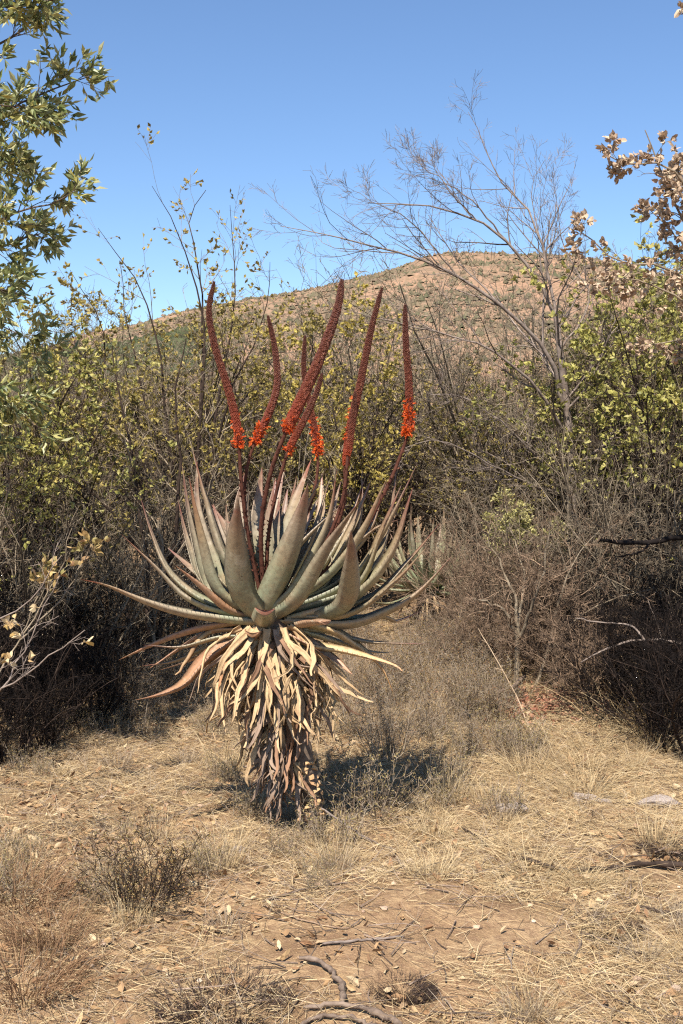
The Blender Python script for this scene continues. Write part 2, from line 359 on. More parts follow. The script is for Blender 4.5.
def hill_material():
    m = Mat('dry_hillside'); tc = m.n('ShaderNodeTexCoord').outputs['Object']
    n1 = m.noise(0.02, 5, vec=tc); n2 = m.noise(0.14, 6, vec=tc, rough=0.7); n3 = m.noise(0.6, 4, vec=tc)
    col = m.ramp(n2, [(0.35, c(122, 104, 84)), (0.5, c(148, 122, 98)), (0.62, c(178, 140, 112))])
    col = m.mix(m.ramp(n1, [(0.42, (0, 0, 0, 1)), (0.62, (.7, .7, .7, 1))]), col, c(176, 136, 108))
    col = m.mix(m.ramp(n3, [(0.4, (.5, .5, .5, 1)), (0.55, (0, 0, 0, 1))]), col, c(100, 94, 66))
    return m.done(col, 0.95, 0.05)
HP = np.array([[-900, 392], [-250, 372], [0, 338], [60, 326], [110, 312], [150, 302], [200, 291], [250, 281], [300, 277], [340, 268], [380, 257], [420, 246], [470, 243], [520, 242], [570, 243], [620, 249], [683, 264], [900, 310], [1500, 380]], float)
def hillz(th, d):
    px = CX + F * np.tan(th); slope = (436.0 - np.interp(px, HP[:, 0], HP[:, 1])) / F
    t = np.clip((d - 210) / 540.0, 0, 1.35); s = np.where(t < 1, 1 - (1 - t) ** 1.4, 1 - 0.9 * (t - 1) ** 1.5)
    x = np.tan(th) * d
    nz = 12 * vnoise(x / 55 + 3, d / 60) + 5 * vnoise(x / 22, d / 26 + 8) + 1.6 * vnoise(x / 7, d / 7)
    return (slope * 750 - 14.0) * s + 0.8 + nz * np.clip(t, 0, 1) * np.clip((1.1 - t) * 3, 0.15, 1)
th = np.linspace(radians(-52), radians(52), 330); dd = np.linspace(200, 930, 150)
TH, D = np.meshgrid(th, dd)
Vh = np.stack([np.tan(TH) * D, D, hillz(TH, D)], -1)
nx, ny = len(th), len(dd); i = (np.arange(ny - 1)[:, None] * nx + np.arange(nx - 1)[None]).ravel()
obj('hill', make_mesh('hill', Vh.reshape(-1, 3), [np.stack([i, i + 1, i + nx + 1, i + nx], 1)], hill_material()), kind='structure')
# scrub on the hill: small uneven lumps, nobody could count them
def octas(rng, pos, size, flat=0.8):
    """low uneven five-sided crowns"""
    N = len(pos); a = rng.uniform(0, 2 * pi, N)[:, None] + np.arange(5)[None] * 2 * pi / 5; r = rng.uniform(.6, 1.3, (N, 5)) * size[:, None]
    ring = np.stack([np.cos(a) * r, np.sin(a) * r, np.broadcast_to(-.45 * size[:, None], r.shape) + rng.uniform(-.1, .35, r.shape) * size[:, None]], -1)
    top = np.stack([rng.normal(0, .3, N) * size, rng.normal(0, .3, N) * size, size * flat * rng.uniform(.6, 1.2, N)], -1)[:, None]
    V = np.concatenate([ring, top], 1) + pos[:, None, :]
    f = np.array([[k, (k + 1) % 5, 5] for k in range(5)])
    return V.reshape(-1, 3), [(f[None] + (np.arange(N) * 6)[:, None, None]).reshape(-1, 3)]
def lumps(rng, pos, size, flat=0.8):
    t = (1 + 5 ** .5) / 2
    v = norm(np.array([[-1, t, 0], [1, t, 0], [-1, -t, 0], [1, -t, 0], [0, -1, t], [0, 1, t], [0, -1, -t], [0, 1, -t], [t, 0, -1], [t, 0, 1], [-t, 0, -1], [-t, 0, 1]], float))
    f = np.array([[0, 11, 5], [0, 5, 1], [0, 1, 7], [0, 7, 10], [0, 10, 11], [1, 5, 9], [5, 11, 4], [11, 10, 2], [10, 7, 6], [7, 1, 8], [3, 9, 4], [3, 4, 2], [3, 2, 6], [3, 6, 8], [3, 8, 9], [4, 9, 5], [2, 4, 11], [6, 2, 10], [8, 6, 7], [9, 8, 1]])
    N = len(pos); V = v[None] * rng.uniform(0.55, 1.25, (N, 12, 1)) * size[:, None, None]; V[..., 2] *= flat
    V = V + pos[:, None, :]
    return V.reshape(-1, 3), [(f[None] + (np.arange(N) * 12)[:, None, None]).reshape(-1, 3)]
rng = np.random.default_rng(11)
N = 84000
tht = rng.uniform(radians(-34), radians(34), N); d0 = 240 + 520 * rng.uniform(0, 1, N) ** 0.7
keep = (1.3 * vnoise(np.tan(tht) * d0 / 34, d0 / 48 + 30) + 0.9 * vnoise(np.tan(tht) * d0 / 8, d0 / 11)) > rng.uniform(-.5, .35, N)
tht, d0 = tht[keep], d0[keep]; x0 = np.tan(tht) * d0; z0 = hillz(tht, d0)
sz = np.minimum(rng.gamma(1.3, 0.36, len(x0)) + 0.2, 1.5)
G = Geo(); G.add(*octas(rng, np.stack([x0, d0, z0 + sz * 0.35], 1), sz))
obj('hillside_scrub', G.mesh('hillside_scrub', leafmat('hillside_scrub', [c(104, 100, 76), c(122, 110, 86), c(90, 90, 66), c(146, 122, 98), c(120, 104, 86), c(104, 96, 72), c(134, 112, 92)], 0.9, 0, 0.05), False), label='scattered scrub bushes dotting the dry tan hillside', cat='scrub', kind='stuff')
# darker wooded shoulder of the hill on the left
N = 4200
tht = np.arctan((rng.uniform(-60, 215, N) - CX) / F); d0 = rng.uniform(300, 420, N)
x0 = np.tan(tht) * d0; z0 = hillz(tht, d0); sz = rng.uniform(.7, 2.0, N)
G = Geo(); G.add(*lumps(rng, np.stack([x0, d0, z0 + sz * 0.5], 1), sz, 1.0))
obj('hillside_wood', G.mesh('hillside_wood', leafmat('hillside_wood', [c(70, 78, 52), c(88, 92, 62), c(58, 66, 46), c(104, 100, 72)], 0.9, 0, 0.05), False), label='dark green wood covering the lower shoulder of the hill', cat='wood', kind='stuff')
#@@NEXT
# ------------------------------------------------------------------ the aloes
AY = 5.15
def leaf_mesh(ctrl, W, centre, mat, n=18, droopcut=None, thick=0.30, chan=0.38, twist=0.0, taper=3.0, broken=False, rng=None):
    """fleshy channelled leaf along ctrl (base to tip); W half width. returns (leaf mesh, teeth mesh)"""
    P = resample(ctrl, n); s = np.linspace(0, 1, n)
    T = norm(np.gradient(P, axis=0))
    r = P[-1] - centre; r[2] = 0; r = r / max(np.linalg.norm(r), 1e-6)
    side = np.cross(r, [0, 0, 1.0])
    S = norm(side[None] - (T @ side)[:, None] * T); Nn = np.cross(S, T)
    want = np.array([0, 0, 1.0]) - 0.9 * r
    if (Nn.mean(0) @ want) < 0: Nn = -Nn; S = -S
    if twist:
        a = twist * s[:, None] ** 1.5; S, Nn = np.cos(a) * S + np.sin(a) * Nn, -np.sin(a) * S + np.cos(a) * Nn
    if broken: w = W * (1 - 0.25 * s)
    else: w = W * np.clip((0.80 + 0.9 * s * (0.45 - s) + 0.2) * (1 - s ** taper) ** 0.85, 0, None) + 0.0012
    w = np.minimum(w, W * 1.05)
    th = w * (thick + 0.12 * (1 - s)); ch = w * chan * (0.6 + 0.6 * np.sin(pi * np.clip(s * 0.9 + 0.1, 0, 1)))
    u = np.linspace(-1, 1, 7)
    low = [(x, 0) for x in u]; ring = [(x, -1) for x in u] + [(x, 0) for x in u[-2:0:-1]]
    V = []
    for x, k in ring:
        y = ch * x * x + (-th * (1 - x * x) if k else 0)
        V.append(P + S * (w * x)[:, None] + Nn * y[:, None])
    V = np.stack(V, 1); K = V.shape[1]
    if rng is not None:
        V = V + Nn[:, None, :] * (rng.normal(0, 1, (n, 1, 1)) * 0.0003)
    a = (np.arange(n - 1)[:, None] * K + np.arange(K)[None]); b = (np.arange(n - 1)[:, None] * K + (np.arange(K)[None] + 1) % K)
    q = np.stack([a, b, b + K, a + K], -1).reshape(-1, 4)
    V2 = np.vstack([V.reshape(-1, 3), P[-1][None] + T[-1] * (-0.25 * W if broken else 0.004)])
    tipi = n * K; base = (n - 1) * K
    tri = np.array([[base + k, base + (k + 1) % K, tipi] for k in range(K)])
    al = np.concatenate([np.repeat(s, K), [1]])
    if broken: al = al * 0.35; al[-K - 1:] = 0.93
    me = make_mesh('leaf', V2, [q, tri], mat, True, {'along': al})
    # teeth along both margins
    Ln = np.linalg.norm(np.diff(P, axis=0), axis=1).sum(); k = max(4, int(Ln / 0.022)); ts = np.linspace(0.08, 0.93 if not broken else 0.8, k)
    TV = []; TF = []; cnt = 0
    for sg, col in ((-1, 0), (1, 6)):
        E = np.stack([np.interp(ts, s, V[:, col, j]) for j in range(3)], 1); Ti = norm(np.stack([np.interp(ts, s, T[:, j]) for j in range(3)], 1))
        Si = norm(np.stack([np.interp(ts, s, S[:, j]) for j in range(3)], 1)) * sg; Ni = norm(np.cross(Si, Ti)); h = 0.0042 * (1 - 0.5 * ts)[:, None]
        b0 = E - Si * 0.0012
        v = np.stack([b0 - Ti * h * .55, b0 + Ti * h * .55, b0 + Ni * h * .35, E + Si * h + Ti * h * .3], 1).reshape(-1, 3)
        ii = np.arange(k)[:, None] * 4 + cnt
        TF.append(np.concatenate([ii + np.array(f) for f in ([0, 1, 3], [1, 2, 3], [2, 0, 3])])); TV.append(v); cnt += len(v)
    te = make_mesh('leaf_teeth', np.vstack(TV), TF, M['teeth'], False)
    return me, te
def add_leaf(parent, ctrl, W, centre, mat, label=None, **k):
    org = np.array(parent.location); me, te = leaf_mesh(np.asarray(ctrl) - org, W, centre - org, mat, **k)
    o = obj('leaf', me, parent, label=label); obj('leaf_teeth', te, o); return o

base = gnd(311, 826); C0 = at(270, 618, AY + 0.02)
aloe = thing('aloe_plant', 'large grey-green aloe with tall red-brown flower spikes and dead-leaf skirt on its trunk', 'aloe', base)
rng = np.random.default_rng(21)
# px control points base..tip, depth offset of the tip (m, negative = towards the camera), width in px, material
LV = [
 ([(262, 622), (191, 612), (150, 603), (108, 587), (80, 579)], -.12, 18, 'aloe'),
 ([(250, 617), (200, 600), (172, 571), (152, 540), (140, 496)], .12, 12, 'aloe'),
 ([(250, 619), (193, 600), (155, 568), (122, 535)], .02, 12, 'aloe'),
 ([(248, 618), (222, 608), (195, 586), (176, 566)], -.10, 14, 'aloe_dry'),
 ([(255, 614), (210, 590), (191, 530), (182, 466)], .20, 12, 'aloe'),
 ([(258, 615), (221, 590), (200, 535), (189, 477)], -.14, 18, 'aloe'),
 ([(258, 608), (225, 560), (206, 505), (193, 450)], .06, 18, 'aloe'),
 ([(258, 618), (240, 590), (234, 545), (238, 498)], -.32, 25, 'aloe'),
 ([(262, 600), (232, 570), (227, 540), (226, 505)], .34, 10, 'aloe'),
 ([(264, 612), (285, 572), (299, 524), (308, 484)], -.28, 25, 'aloe'),
 ([(268, 619), (302, 598), (332, 548), (359, 502)], -.34, 20, 'aloe'),
 ([(270, 612), (299, 580), (322, 525), (337, 470)], -.10, 16, 'aloe'),
 ([(318, 618), (346, 606), (358, 572), (351, 530)], -.42, 22, 'aloe'),
 ([(290, 618), (350, 602), (390, 556), (413, 488)], -.10, 23, 'aloe'),
 ([(280, 612), (345, 580), (385, 528), (417, 464)], .08, 17, 'aloe'),
 ([(285, 620), (345, 621), (385, 614), (415, 592), (452, 556)], .02, 21, 'aloe'),
 ([(300, 622), (375, 623), (400, 618), (421, 611)], .30, 11, 'aloe'),
 ([(290, 605), (368, 570), (390, 520), (397, 465)], .34, 12, 'aloe'),
 ([(280, 605), (343, 575), (358, 522), (362, 470)], .24, 15, 'aloe'),
 ([(275, 605), (325, 585), (334, 540), (333, 497)], .22, 18, 'aloe'),
 ([(268, 605), (283, 560), (300, 508), (311, 460)], .22, 17, 'aloe'),
 ([(270, 605), (290, 560), (309, 512), (327, 466)], .04, 15, 'aloe'),
 ([(265, 605), (257, 570), (259, 520), (262, 468)], .18, 17, 'aloe'),
 ([(266, 605), (266, 575), (275, 520), (284, 468)], .30, 14, 'aloe'),
 ([(290, 612), (370, 600), (412, 560), (440, 523)], .22, 12, 'aloe'),
 ([(285, 615), (340, 590), (375, 570), (398, 545)], .25, 13, 'aloe_yel'),
 ([(268, 628), (320, 633), (370, 641), (430, 644)], .05, 9, 'aloe'),
 ([(250, 628), (205, 662), (183, 682), (160, 697), (136, 700)], -.22, 21, 'aloe_dry'),
 ([(250, 622), (200, 622), (160, 642), (119, 660)], .12, 14, 'aloe_dry'),
 ([(255, 636), (222, 639), (180, 643), (144, 645)], .02, 9, 'aloe'),
 ([(255, 640), (215, 646), (178, 656), (142, 666)], .22, 9, 'aloe'),
 ([(258, 642), (215, 650), (185, 662), (160, 670)], .30, 8, 'aloe_dry'),
 ([(268, 626), (312, 645), (352, 655), (388, 664), (402, 671)], -.22, 14, 'aloe_yel'),
 ([(280, 622), (326, 634), (357, 652), (382, 668), (394, 694)], .0, 17, 'aloe_yel'),
 ([(262, 608), (244, 570), (240, 520), (246, 470)], .26, 15, 'aloe'),
 ([(275, 608), (318, 585), (346, 540), (372, 478)], .14, 17, 'aloe'),
 ([(285, 612), (352, 592), (384, 540), (401, 486)], -.02, 17, 'aloe'),
 ([(256, 610), (216, 570), (200, 515), (197, 462)], .26, 14, 'aloe'),
 ([(285, 616), (350, 608), (396, 580), (426, 548)], -.14, 14, 'aloe'),
 ([(255, 614), (205, 585), (186, 545), (178, 500)], .34, 12, 'aloe'),
 ([(272, 606), (305, 570), (318, 520), (322, 474)], .36, 15, 'aloe'),
 # leaves on the far side
 ([(270, 605), (245, 580), (232, 545), (212, 505)], .42, 15, 'aloe'),
 ([(272, 605), (290, 575), (300, 540), (318, 500)], .46, 15, 'aloe'),
 ([(275, 608), (310, 590), (345, 560), (372, 520)], .45, 15, 'aloe'),
 ([(265, 612), (230, 595), (200, 578), (168, 548)], .42, 13, 'aloe'),
 ([(270, 615), (255, 600), (240, 590), (225, 585)], .62, 15, 'aloe'),
 ([(275, 615), (300, 605), (320, 598), (340, 590)], .62, 15, 'aloe'),
 ([(270, 620), (275, 622), (280, 628), (282, 634)], .62, 14, 'aloe_dry'),
 ([(266, 600), (268, 560), (270, 520), (274, 490)], .05, 13, 'aloe'),
 ([(262, 600), (250, 560), (246, 520), (249, 486)], .10, 13, 'aloe'),
 ([(270, 600), (292, 560), (316, 530), (342, 505)], .10, 14, 'aloe'),
]
LV += [([(256, 632), (225, 650), (200, 668), (186, 678)], .15, 12, 'aloe_dry'), ([(270, 628), (300, 640), (330, 655), (352, 674)], -.12, 14, 'aloe_dry'),
 ([(285, 628), (330, 640), (365, 650), (392, 653)], .15, 12, 'aloe_yel'), ([(262, 634), (240, 648), (226, 668), (218, 690)], -.16, 13, 'aloe_dry'), ([(255, 630), (215, 634), (175, 650), (150, 668)], .2, 12, 'aloe_dry')]
for k in range(16):
    tx = 205 + 205 * (k + .5) / 16 + rng.normal(0, 6); ty = rng.uniform(468, 512) + abs(tx - 295) * .12; bx = 268 + (tx - 295) * .18
    LV.append(([(bx, 606), (bx + (tx - bx) * .42, 574), (bx + (tx - bx) * .78, 530), (tx, ty)], rng.uniform(-.12, .42), rng.uniform(13, 17), 'aloe'))
LAB = {0: 'longest grey-green leaf reaching out sideways, reddish at its tip', 27: 'drooping red-brown drying leaf', 28: 'drooping tan drying leaf', 32: 'drooping leaf with a long shrivelled orange-tan tip', 12: 'short incurved leaf with pale spots'}
for k, (pp, dy, wpx, mt) in enumerate(LV):
    n_ = len(pp); dpt = np.array([0.03 * (1 - j / (n_ - 1)) + dy * (j / (n_ - 1)) ** 1.1 for j in range(n_)])
    ctrl = [C0 + np.array([0, 0.04, 0]) * 0] if False else []
    ctrl += [at(x + (rng.normal(0, 2.5) if 0 < j < n_ - 1 else 0), y + (rng.normal(0, 2.5) if 0 < j < n_ - 1 else 0), AY + d) for j, ((x, y), d) in enumerate(zip(pp, dpt))]
    lo = dict(thick=0.36, chan=0.34) if mt == 'aloe' else dict(thick=0.14, chan=0.5)
    add_leaf(aloe, ctrl, wpx * 0.5 * AY / F * 1.16, C0, M[mt], label=LAB.get(k), n=20, rng=rng, twist=rng.normal(0, 0.28), **lo)
# broken leaf stumps at the front of the rosette
for (pp, dy, wpx, mt) in [([(264, 622), (264, 618), (265, 610)], -.20, 26, 'aloe'), ([(256, 634), (254, 634), (252, 633)], -.16, 20, 'aloe_dry'), ([(300, 624), (314, 622), (326, 622)], -.22, 15, 'aloe_dry')]:
    ctrl = [at(x, y, AY - 0.02 + dy * j / 2) for j, (x, y) in enumerate(pp)]
    add_leaf(aloe, ctrl, wpx * 0.5 * AY / F, C0, M[mt], label='broken leaf stump at the front of the rosette', n=8, broken=True, thick=0.5)
# trunk
tp = resample([base + [0.005, 0, -0.06], base + [0, 0, 0.05], at(303, 770, AY + .02), at(285, 700, AY + .03), at(272, 632, AY + .03), at(270, 606, AY + .03)], 26) - base
tr = np.interp(np.linspace(0, 1, 26), [0, .1, .3, .7, .9, 1], [.07, .052, .055, .06, .075, .03])
V, f = tubes(tp[None], (tr * (1 + 0.06 * np.sin(np.arange(26) * 2.1)))[None], 14)
G = Geo(); G.add(V, f); obj('trunk', G.mesh('trunk', M['trunk']), aloe)
# leaf-base scales on the bare lower trunk
def plate(w_, h_, t_):
    v = np.array([[-w_, 0, -h_], [w_, 0, -h_ * .9], [w_ * .9, 0, h_ * .8], [-w_ * .85, 0, h_], [-w_ * .9, t_, -h_ * .6], [w_ * .9, t_ * .9, -h_ * .5], [w_ * .7, t_ * .45, h_ * .7], [-w_ * .7, t_ * .5, h_ * .75]])
    return v, [np.array([[0, 1, 5, 4], [1, 2, 6, 5], [2, 3, 7, 6], [3, 0, 4, 7], [4, 5, 6, 7]])]
plates = [make_mesh('leaf_scale', *plate(.022 * a, .009 * b, .011), M['scale'], False) for a, b in ((1, 1), (.6, 1.2), (1.3, .8), (.8, 1.6))]
for row in range(9):
    for k in range(7):
        s = 0.12 + row * 0.030 + rng.uniform(-.014, .014); ip = s * 25; i0 = int(ip); p = tp[i0] + (tp[i0 + 1] - tp[i0]) * (ip - i0)
        a = 2 * pi * (k + 0.5 * (row % 2)) / 7 + rng.normal(0, .12); r = np.interp(s, np.linspace(0, 1, 26), tr) * 1.0
        o = obj('leaf_scale', plates[rng.integers(4)], aloe, loc=(p[0] + r * cos(a), p[1] + r * sin(a), p[2]))
        o.rotation_euler = (rng.normal(0.1, .35), rng.normal(0, .4), a - pi / 2 + rng.normal(0, .25))
# skirt of dead leaves
nd = 296
for k in range(nd):
    q = k / nd; mop = q < .46; s = 1.02 - .2 * (q / .46) ** 1.4 if mop else .86 - .48 * ((q - .46) / .54)                       # 1 = under the rosette, lower = older
    front = rng.uniform(0, 1) < 0.78
    a = rng.uniform(pi * 1.0 - .5, 2 * pi + .35) if front else rng.uniform(0, pi)
    ip = s * 0.93 * 25; i0 = int(ip); p = tp[i0].copy()
    # the dead skirt is swept to the left side of the leaning trunk lower down
    if s < 0.66 and cos(a) > -0.1 and rng.uniform() < 0.92: a = rng.uniform(pi * .75, pi * 1.5)
    out = np.array([cos(a), sin(a), 0]); L = rng.uniform(.24, .40) if mop else rng.uniform(0.16, 0.30)
    spread = rng.uniform(.2, 1.35) if mop else rng.uniform(0.3, 1.0) * (1.9 * s ** 1.5 + .15)
    d = norm(out * spread * 1.15 + np.array([0, 0, -0.35 - 0.4 * rng.uniform()])); n = 13; pts = [p + out * (rng.uniform(.04, .13) if mop else rng.uniform(.03, .05 + .09 * s ** 2))]
    tang = np.cross(out, [0, 0, 1]); curl = rng.normal(0, .10); sw = rng.normal(0, .10); tipcurl = rng.normal(0, .26)
    for j in range(n - 1):
        pts.append(pts[-1] + d * L / (n - 1)); g = 0.17 if j < 6 else 0.12
        d = norm(d + np.array([0, 0, -g]) + tang * sw * (0.5 + j / n) + rng.normal(0, .19, 3) + (out * tipcurl * 1.2 if j > 8 else 0))
    pts = np.array(pts); sv = np.linspace(0, 1, n); T = norm(np.gradient(pts, axis=0)); S = norm(np.cross(T, out + rng.normal(0, .3, 3))); Nn = np.cross(S, T)
    tw = (rng.normal(0, .9) * sv)[:, None]; S, Nn = np.cos(tw) * S + np.sin(tw) * Nn, np.cos(tw) * Nn - np.sin(tw) * S
    wd = rng.uniform(.0085, .0150) * np.interp(sv, [0, .1, .6, 1], [1.25, 1, .85, .25]); rl = rng.uniform(.25, .9)
    ring = [(-1, rl), (-.55, .1), (0, -.15), (.55, .1), (1, rl), (.5, .42), (0, .2), (-.5, .42)]
    V = np.stack([pts + S * (wd * x)[:, None] + Nn * (wd * y)[:, None] for x, y in ring], 1); K = 8
    aa = np.arange(n - 1)[:, None] * K + np.arange(K)[None]; bb = np.arange(n - 1)[:, None] * K + (np.arange(K)[None] + 1) % K
    mat = M['dead_straw'] if (rng.uniform() < np.clip((s - .5) * 2.6, .05, .86)) else (M['dead_grey'] if rng.uniform() < 0.62 else M['dead_brown'])
    me = make_mesh('dead_leaf', V.reshape(-1, 3), [np.stack([aa, bb, bb + K, aa + K], -1).reshape(-1, 4), np.array([[(n - 1) * K + i for i in (0, 1, 2, 7)], [(n - 1) * K + i for i in (2, 3, 4, 5)]])], mat)
    obj('dead_leaf', me, aloe)
# flower stalks
def spike(parent, pts_px, dys, rw, s_open, n_open, nspike, stalk_r=0.0075, label=None, open_amt=1.0, dry=False):
    """pts_px tip..base; the first nspike points belong to the flower spike"""
    P3 = np.array([at(x, y, AY + d) for (x, y), d in zip(pts_px, dys)]) - base
    full = resample(P3[::-1], 60)                                # base -> tip
    Lsp = np.linalg.norm(np.diff(resample(P3[:nspike], 40), axis=0), axis=1).sum(); Lt = np.linalg.norm(np.diff(full, axis=0), axis=1).sum()
    f0 = 1 - Lsp / Lt; i0 = int(f0 * 59)
    rr = np.full(60, stalk_r) * np.linspace(1.15, 0.75, 60); rr[i0:] = np.linspace(rr[i0], 0.003, 60 - i0)
    V, f = tubes(full[None], rr[None], 8); G = Geo(); G.add(V, f)
    # small bracts up the stalk
    nb = int(i0 * 2.2); ib = rng.integers(4, max(i0, 6), nb); pb = full[ib]; Tb = norm(full[np.minimum(ib + 1, 59)] - full[ib])
    qb = norm(np.cross(Tb, rng.normal(size=Tb.shape))); G.add(*leaves(rng, pb + qb * stalk_r * .9, Tb + qb * .9, .013, .008), m=0)
    st = obj('flower_stalk', G.mesh('flower_stalk', M['stalk']), parent, label=label)
    sp = resample(full[i0:], 120); s = np.linspace(0, 1, 120)
    T = norm(np.gradient(sp, axis=0)); A = norm(np.cross(T, [0.3, 1, .1])); B = np.cross(T, A)
    env = rw * np.interp(s, [0, .06, .25, .7, .93, 1], [.75, 1.0, 1.0, .78, .55, .22])
    V, f = tubes(sp[None], (env * 0.62)[None], 8)
    G = Geo(); G.add(V, f, 1)
    nb = int(Lsp / 0.0060) * 12; kk = np.arange(nb); ss = kk / nb; ph = kk * 2.39996
    ii = np.minimum((ss * 119).astype(int), 118); e = np.interp(ss, s, env)[:, None]
    rad = np.cos(ph)[:, None] * A[ii] + np.sin(ph)[:, None] * B[ii]
    pc = np.stack([np.interp(ss, s, sp[:, j]) for j in range(3)], 1)
    b0 = pc + rad * e * 0.5; d = norm(T[ii] * 1.0 + rad * 0.6); Lb = (e[:, 0] * 0.8 + .003)[:, None] * rng.uniform(.85, 1.2, (nb, 1))
    sd_ = norm(np.cross(d, rad)); nn = np.cross(sd_, d); hw = Lb * 0.26
    mid = b0 + d * Lb * .62
    V = np.stack([b0, mid + sd_ * hw, mid + nn * hw, mid - sd_ * hw, mid - nn * hw, b0 + d * Lb], 1)
    k6 = np.arange(nb)[:, None] * 6
    G.add(V, [np.concatenate([k6 + np.array(t_) for t_ in ([0, 1, 2], [0, 2, 3], [0, 3, 4], [0, 4, 1], [5, 2, 1], [5, 3, 2], [5, 4, 3], [5, 1, 4])])], 0, np.repeat(ss, 6))
    o = obj('flower_spike', G.mesh('flower_spike', [M['bud'], M['core']], False, 'along'), st); o['kind'] = 'stuff'
    if n_open:
        si = s_open[0] + (s_open[1] - s_open[0]) * 1.7 * rng.beta(1.1, 2.2, n_open)
        ii = np.clip((si * 119).astype(int), 0, 118); ph = rng.uniform(0, 2 * pi, n_open)
        rad = np.cos(ph)[:, None] * A[ii] + np.sin(ph)[:, None] * B[ii]
        e = np.interp(si, s, env)[:, None]
        pos = sp[ii] + rad * e * .5; d = norm(rad + T[ii] * rng.normal(0, .5, (n_open, 1)) + rng.normal(0, .25, (n_open, 3)))
        G = Geo()
        L = rng.uniform(.008, .018, n_open) * open_amt
        q = pos[:, None] + d[:, None] * (L[:, None] * np.linspace(0, 1, 4)[None])[..., None]
        V, f = tubes(q, np.array([.0016, .0028, .0026, .0034])[None].repeat(n_open, 0), 5); G.add(V, f)
        tip = pos + d * L[:, None]
        G.add(*leaves(rng, np.repeat(tip, 3, 0), np.repeat(d, 3, 0) + rng.normal(0, .5, (n_open * 3, 3)), .010, .0035))
        o = obj('open_flower_ring', G.mesh('open_flower_ring', M['flower'], False), st); o['kind'] = 'stuff'
px2m = AY / F
spike(aloe, [(214, 282), (209, 312), (215, 347), (227, 385), (236, 420), (239, 446), (242, 490), (250, 545), (262, 602)], [-.1, -.1, -.1, -.1, -.1, -.1, -.08, -.03, 0], 4.0 * px2m, (0, .12), 45, 6)
spike(aloe, [(268, 316), (275, 350), (277, 385), (268, 415), (255, 442), (246, 475), (246, 520), (262, 600)], [.02, .02, .0, -.02, -.03, -.04, -.03, 0], 3.8 * px2m, (0, .13), 85, 5, .0065)
spike(aloe, [(342, 280), (337, 310), (321, 355), (301, 400), (286, 432), (270, 475), (261, 530), (264, 600)], [-.16, -.17, -.18, -.18, -.17, -.14, -.08, 0], 5.6 * px2m, (0.02, .10), 60, 5, .0085)
spike(aloe, [(322, 374), (316, 394), (302, 424), (288, 452), (277, 490), (268, 540), (266, 600)], [-.06, -.06, -.07, -.07, -.06, -.04, 0], 3.6 * px2m, (0, .07), 22, 4, .0075)
spike(aloe, [(305, 336), (304, 372), (311, 410), (318, 455), (312, 500), (290, 550), (272, 600)], [.16, .16, .16, .15, .13, .08, .02], 3.3 * px2m, (0, .22), 100, 4, .0065)
spike(aloe, [(382, 288), (371, 330), (361, 380), (351, 425), (346, 462), (342, 510), (318, 565), (276, 604)], [-.05, -.05, -.05, -.05, -.05, -.04, -.02, 0], 4.1 * px2m, (.15, .30), 26, 5, .0085)
spike(aloe, [(355, 392), (353, 420), (348, 455), (341, 505), (316, 560), (276, 603)], [-.10, -.10, -.10, -.08, -.05, 0], 3.2 * px2m, (0, .1), 0, 3, .0075)
spike(aloe, [(405, 305), (406, 345), (409, 388), (408, 430), (398, 462), (383, 495), (350, 550), (280, 604)], [.06, .06, .06, .06, .06, .05, .03, 0], 4.0 * px2m, (.0, .18), 170, 4, .0075)

# smaller aloe behind
b2 = gnd(424, 618); b2 = np.array([at(424, 588, 9.0)[0], 9.0, hgt(.58, 9.0)])
aloe2 = thing('aloe_plant', 'small pale green aloe without flowers growing behind the large one', 'aloe', b2)
c2 = at(428, 590, 9.0)
V, f = tubes(resample([[0, 0, -.05], [0, 0, .1], c2 - b2], 10)[None], np.full((1, 10), .05), 10); G = Geo(); G.add(V, f); obj('trunk', G.mesh('trunk', M['trunk']), aloe2)
for k in range(34):
    a = k * 2.39996; e = 1.35 - 1.2 * (k / 34) + rng.normal(0, .08); L = rng.uniform(.50, .66)
    o_ = np.array([cos(a), sin(a), 0])
    p1 = c2 + o_ * 0.03; p2 = p1 + (o_ * cos(e - .3) + [0, 0, sin(e - .3)]) * L * .5; p3 = p2 + (o_ * cos(e + .15) + np.array([0, 0, sin(e + .15)])) * L * .5
    add_leaf(aloe2, [p1, p2, p3], rng.uniform(.024, .033), c2, M['aloe_small'], n=12, rng=rng)
for k in range(22):
    a = rng.uniform(0, 2 * pi); o_ = np.array([cos(a), sin(a), 0]); L = rng.uniform(.18, .3)
    p1 = c2 + o_ * .03 - [0, 0, .03]; p2 = p1 + o_ * L * .55 + [0, 0, rng.uniform(-.06, .0)]; p3 = p2 + o_ * L * .4 - [0, 0, rng.uniform(.05, .2)]
    pts = resample([p1, p2, p3], 10) - b2; V, f = tubes(pts[None], (np.linspace(1, .2, 10) * .013)[None], 5); G = Geo(); G.add(V, f)
    obj('dead_leaf', G.mesh('dead_leaf', M['dead_straw'] if k % 3 else M['dead_brown']), aloe2)
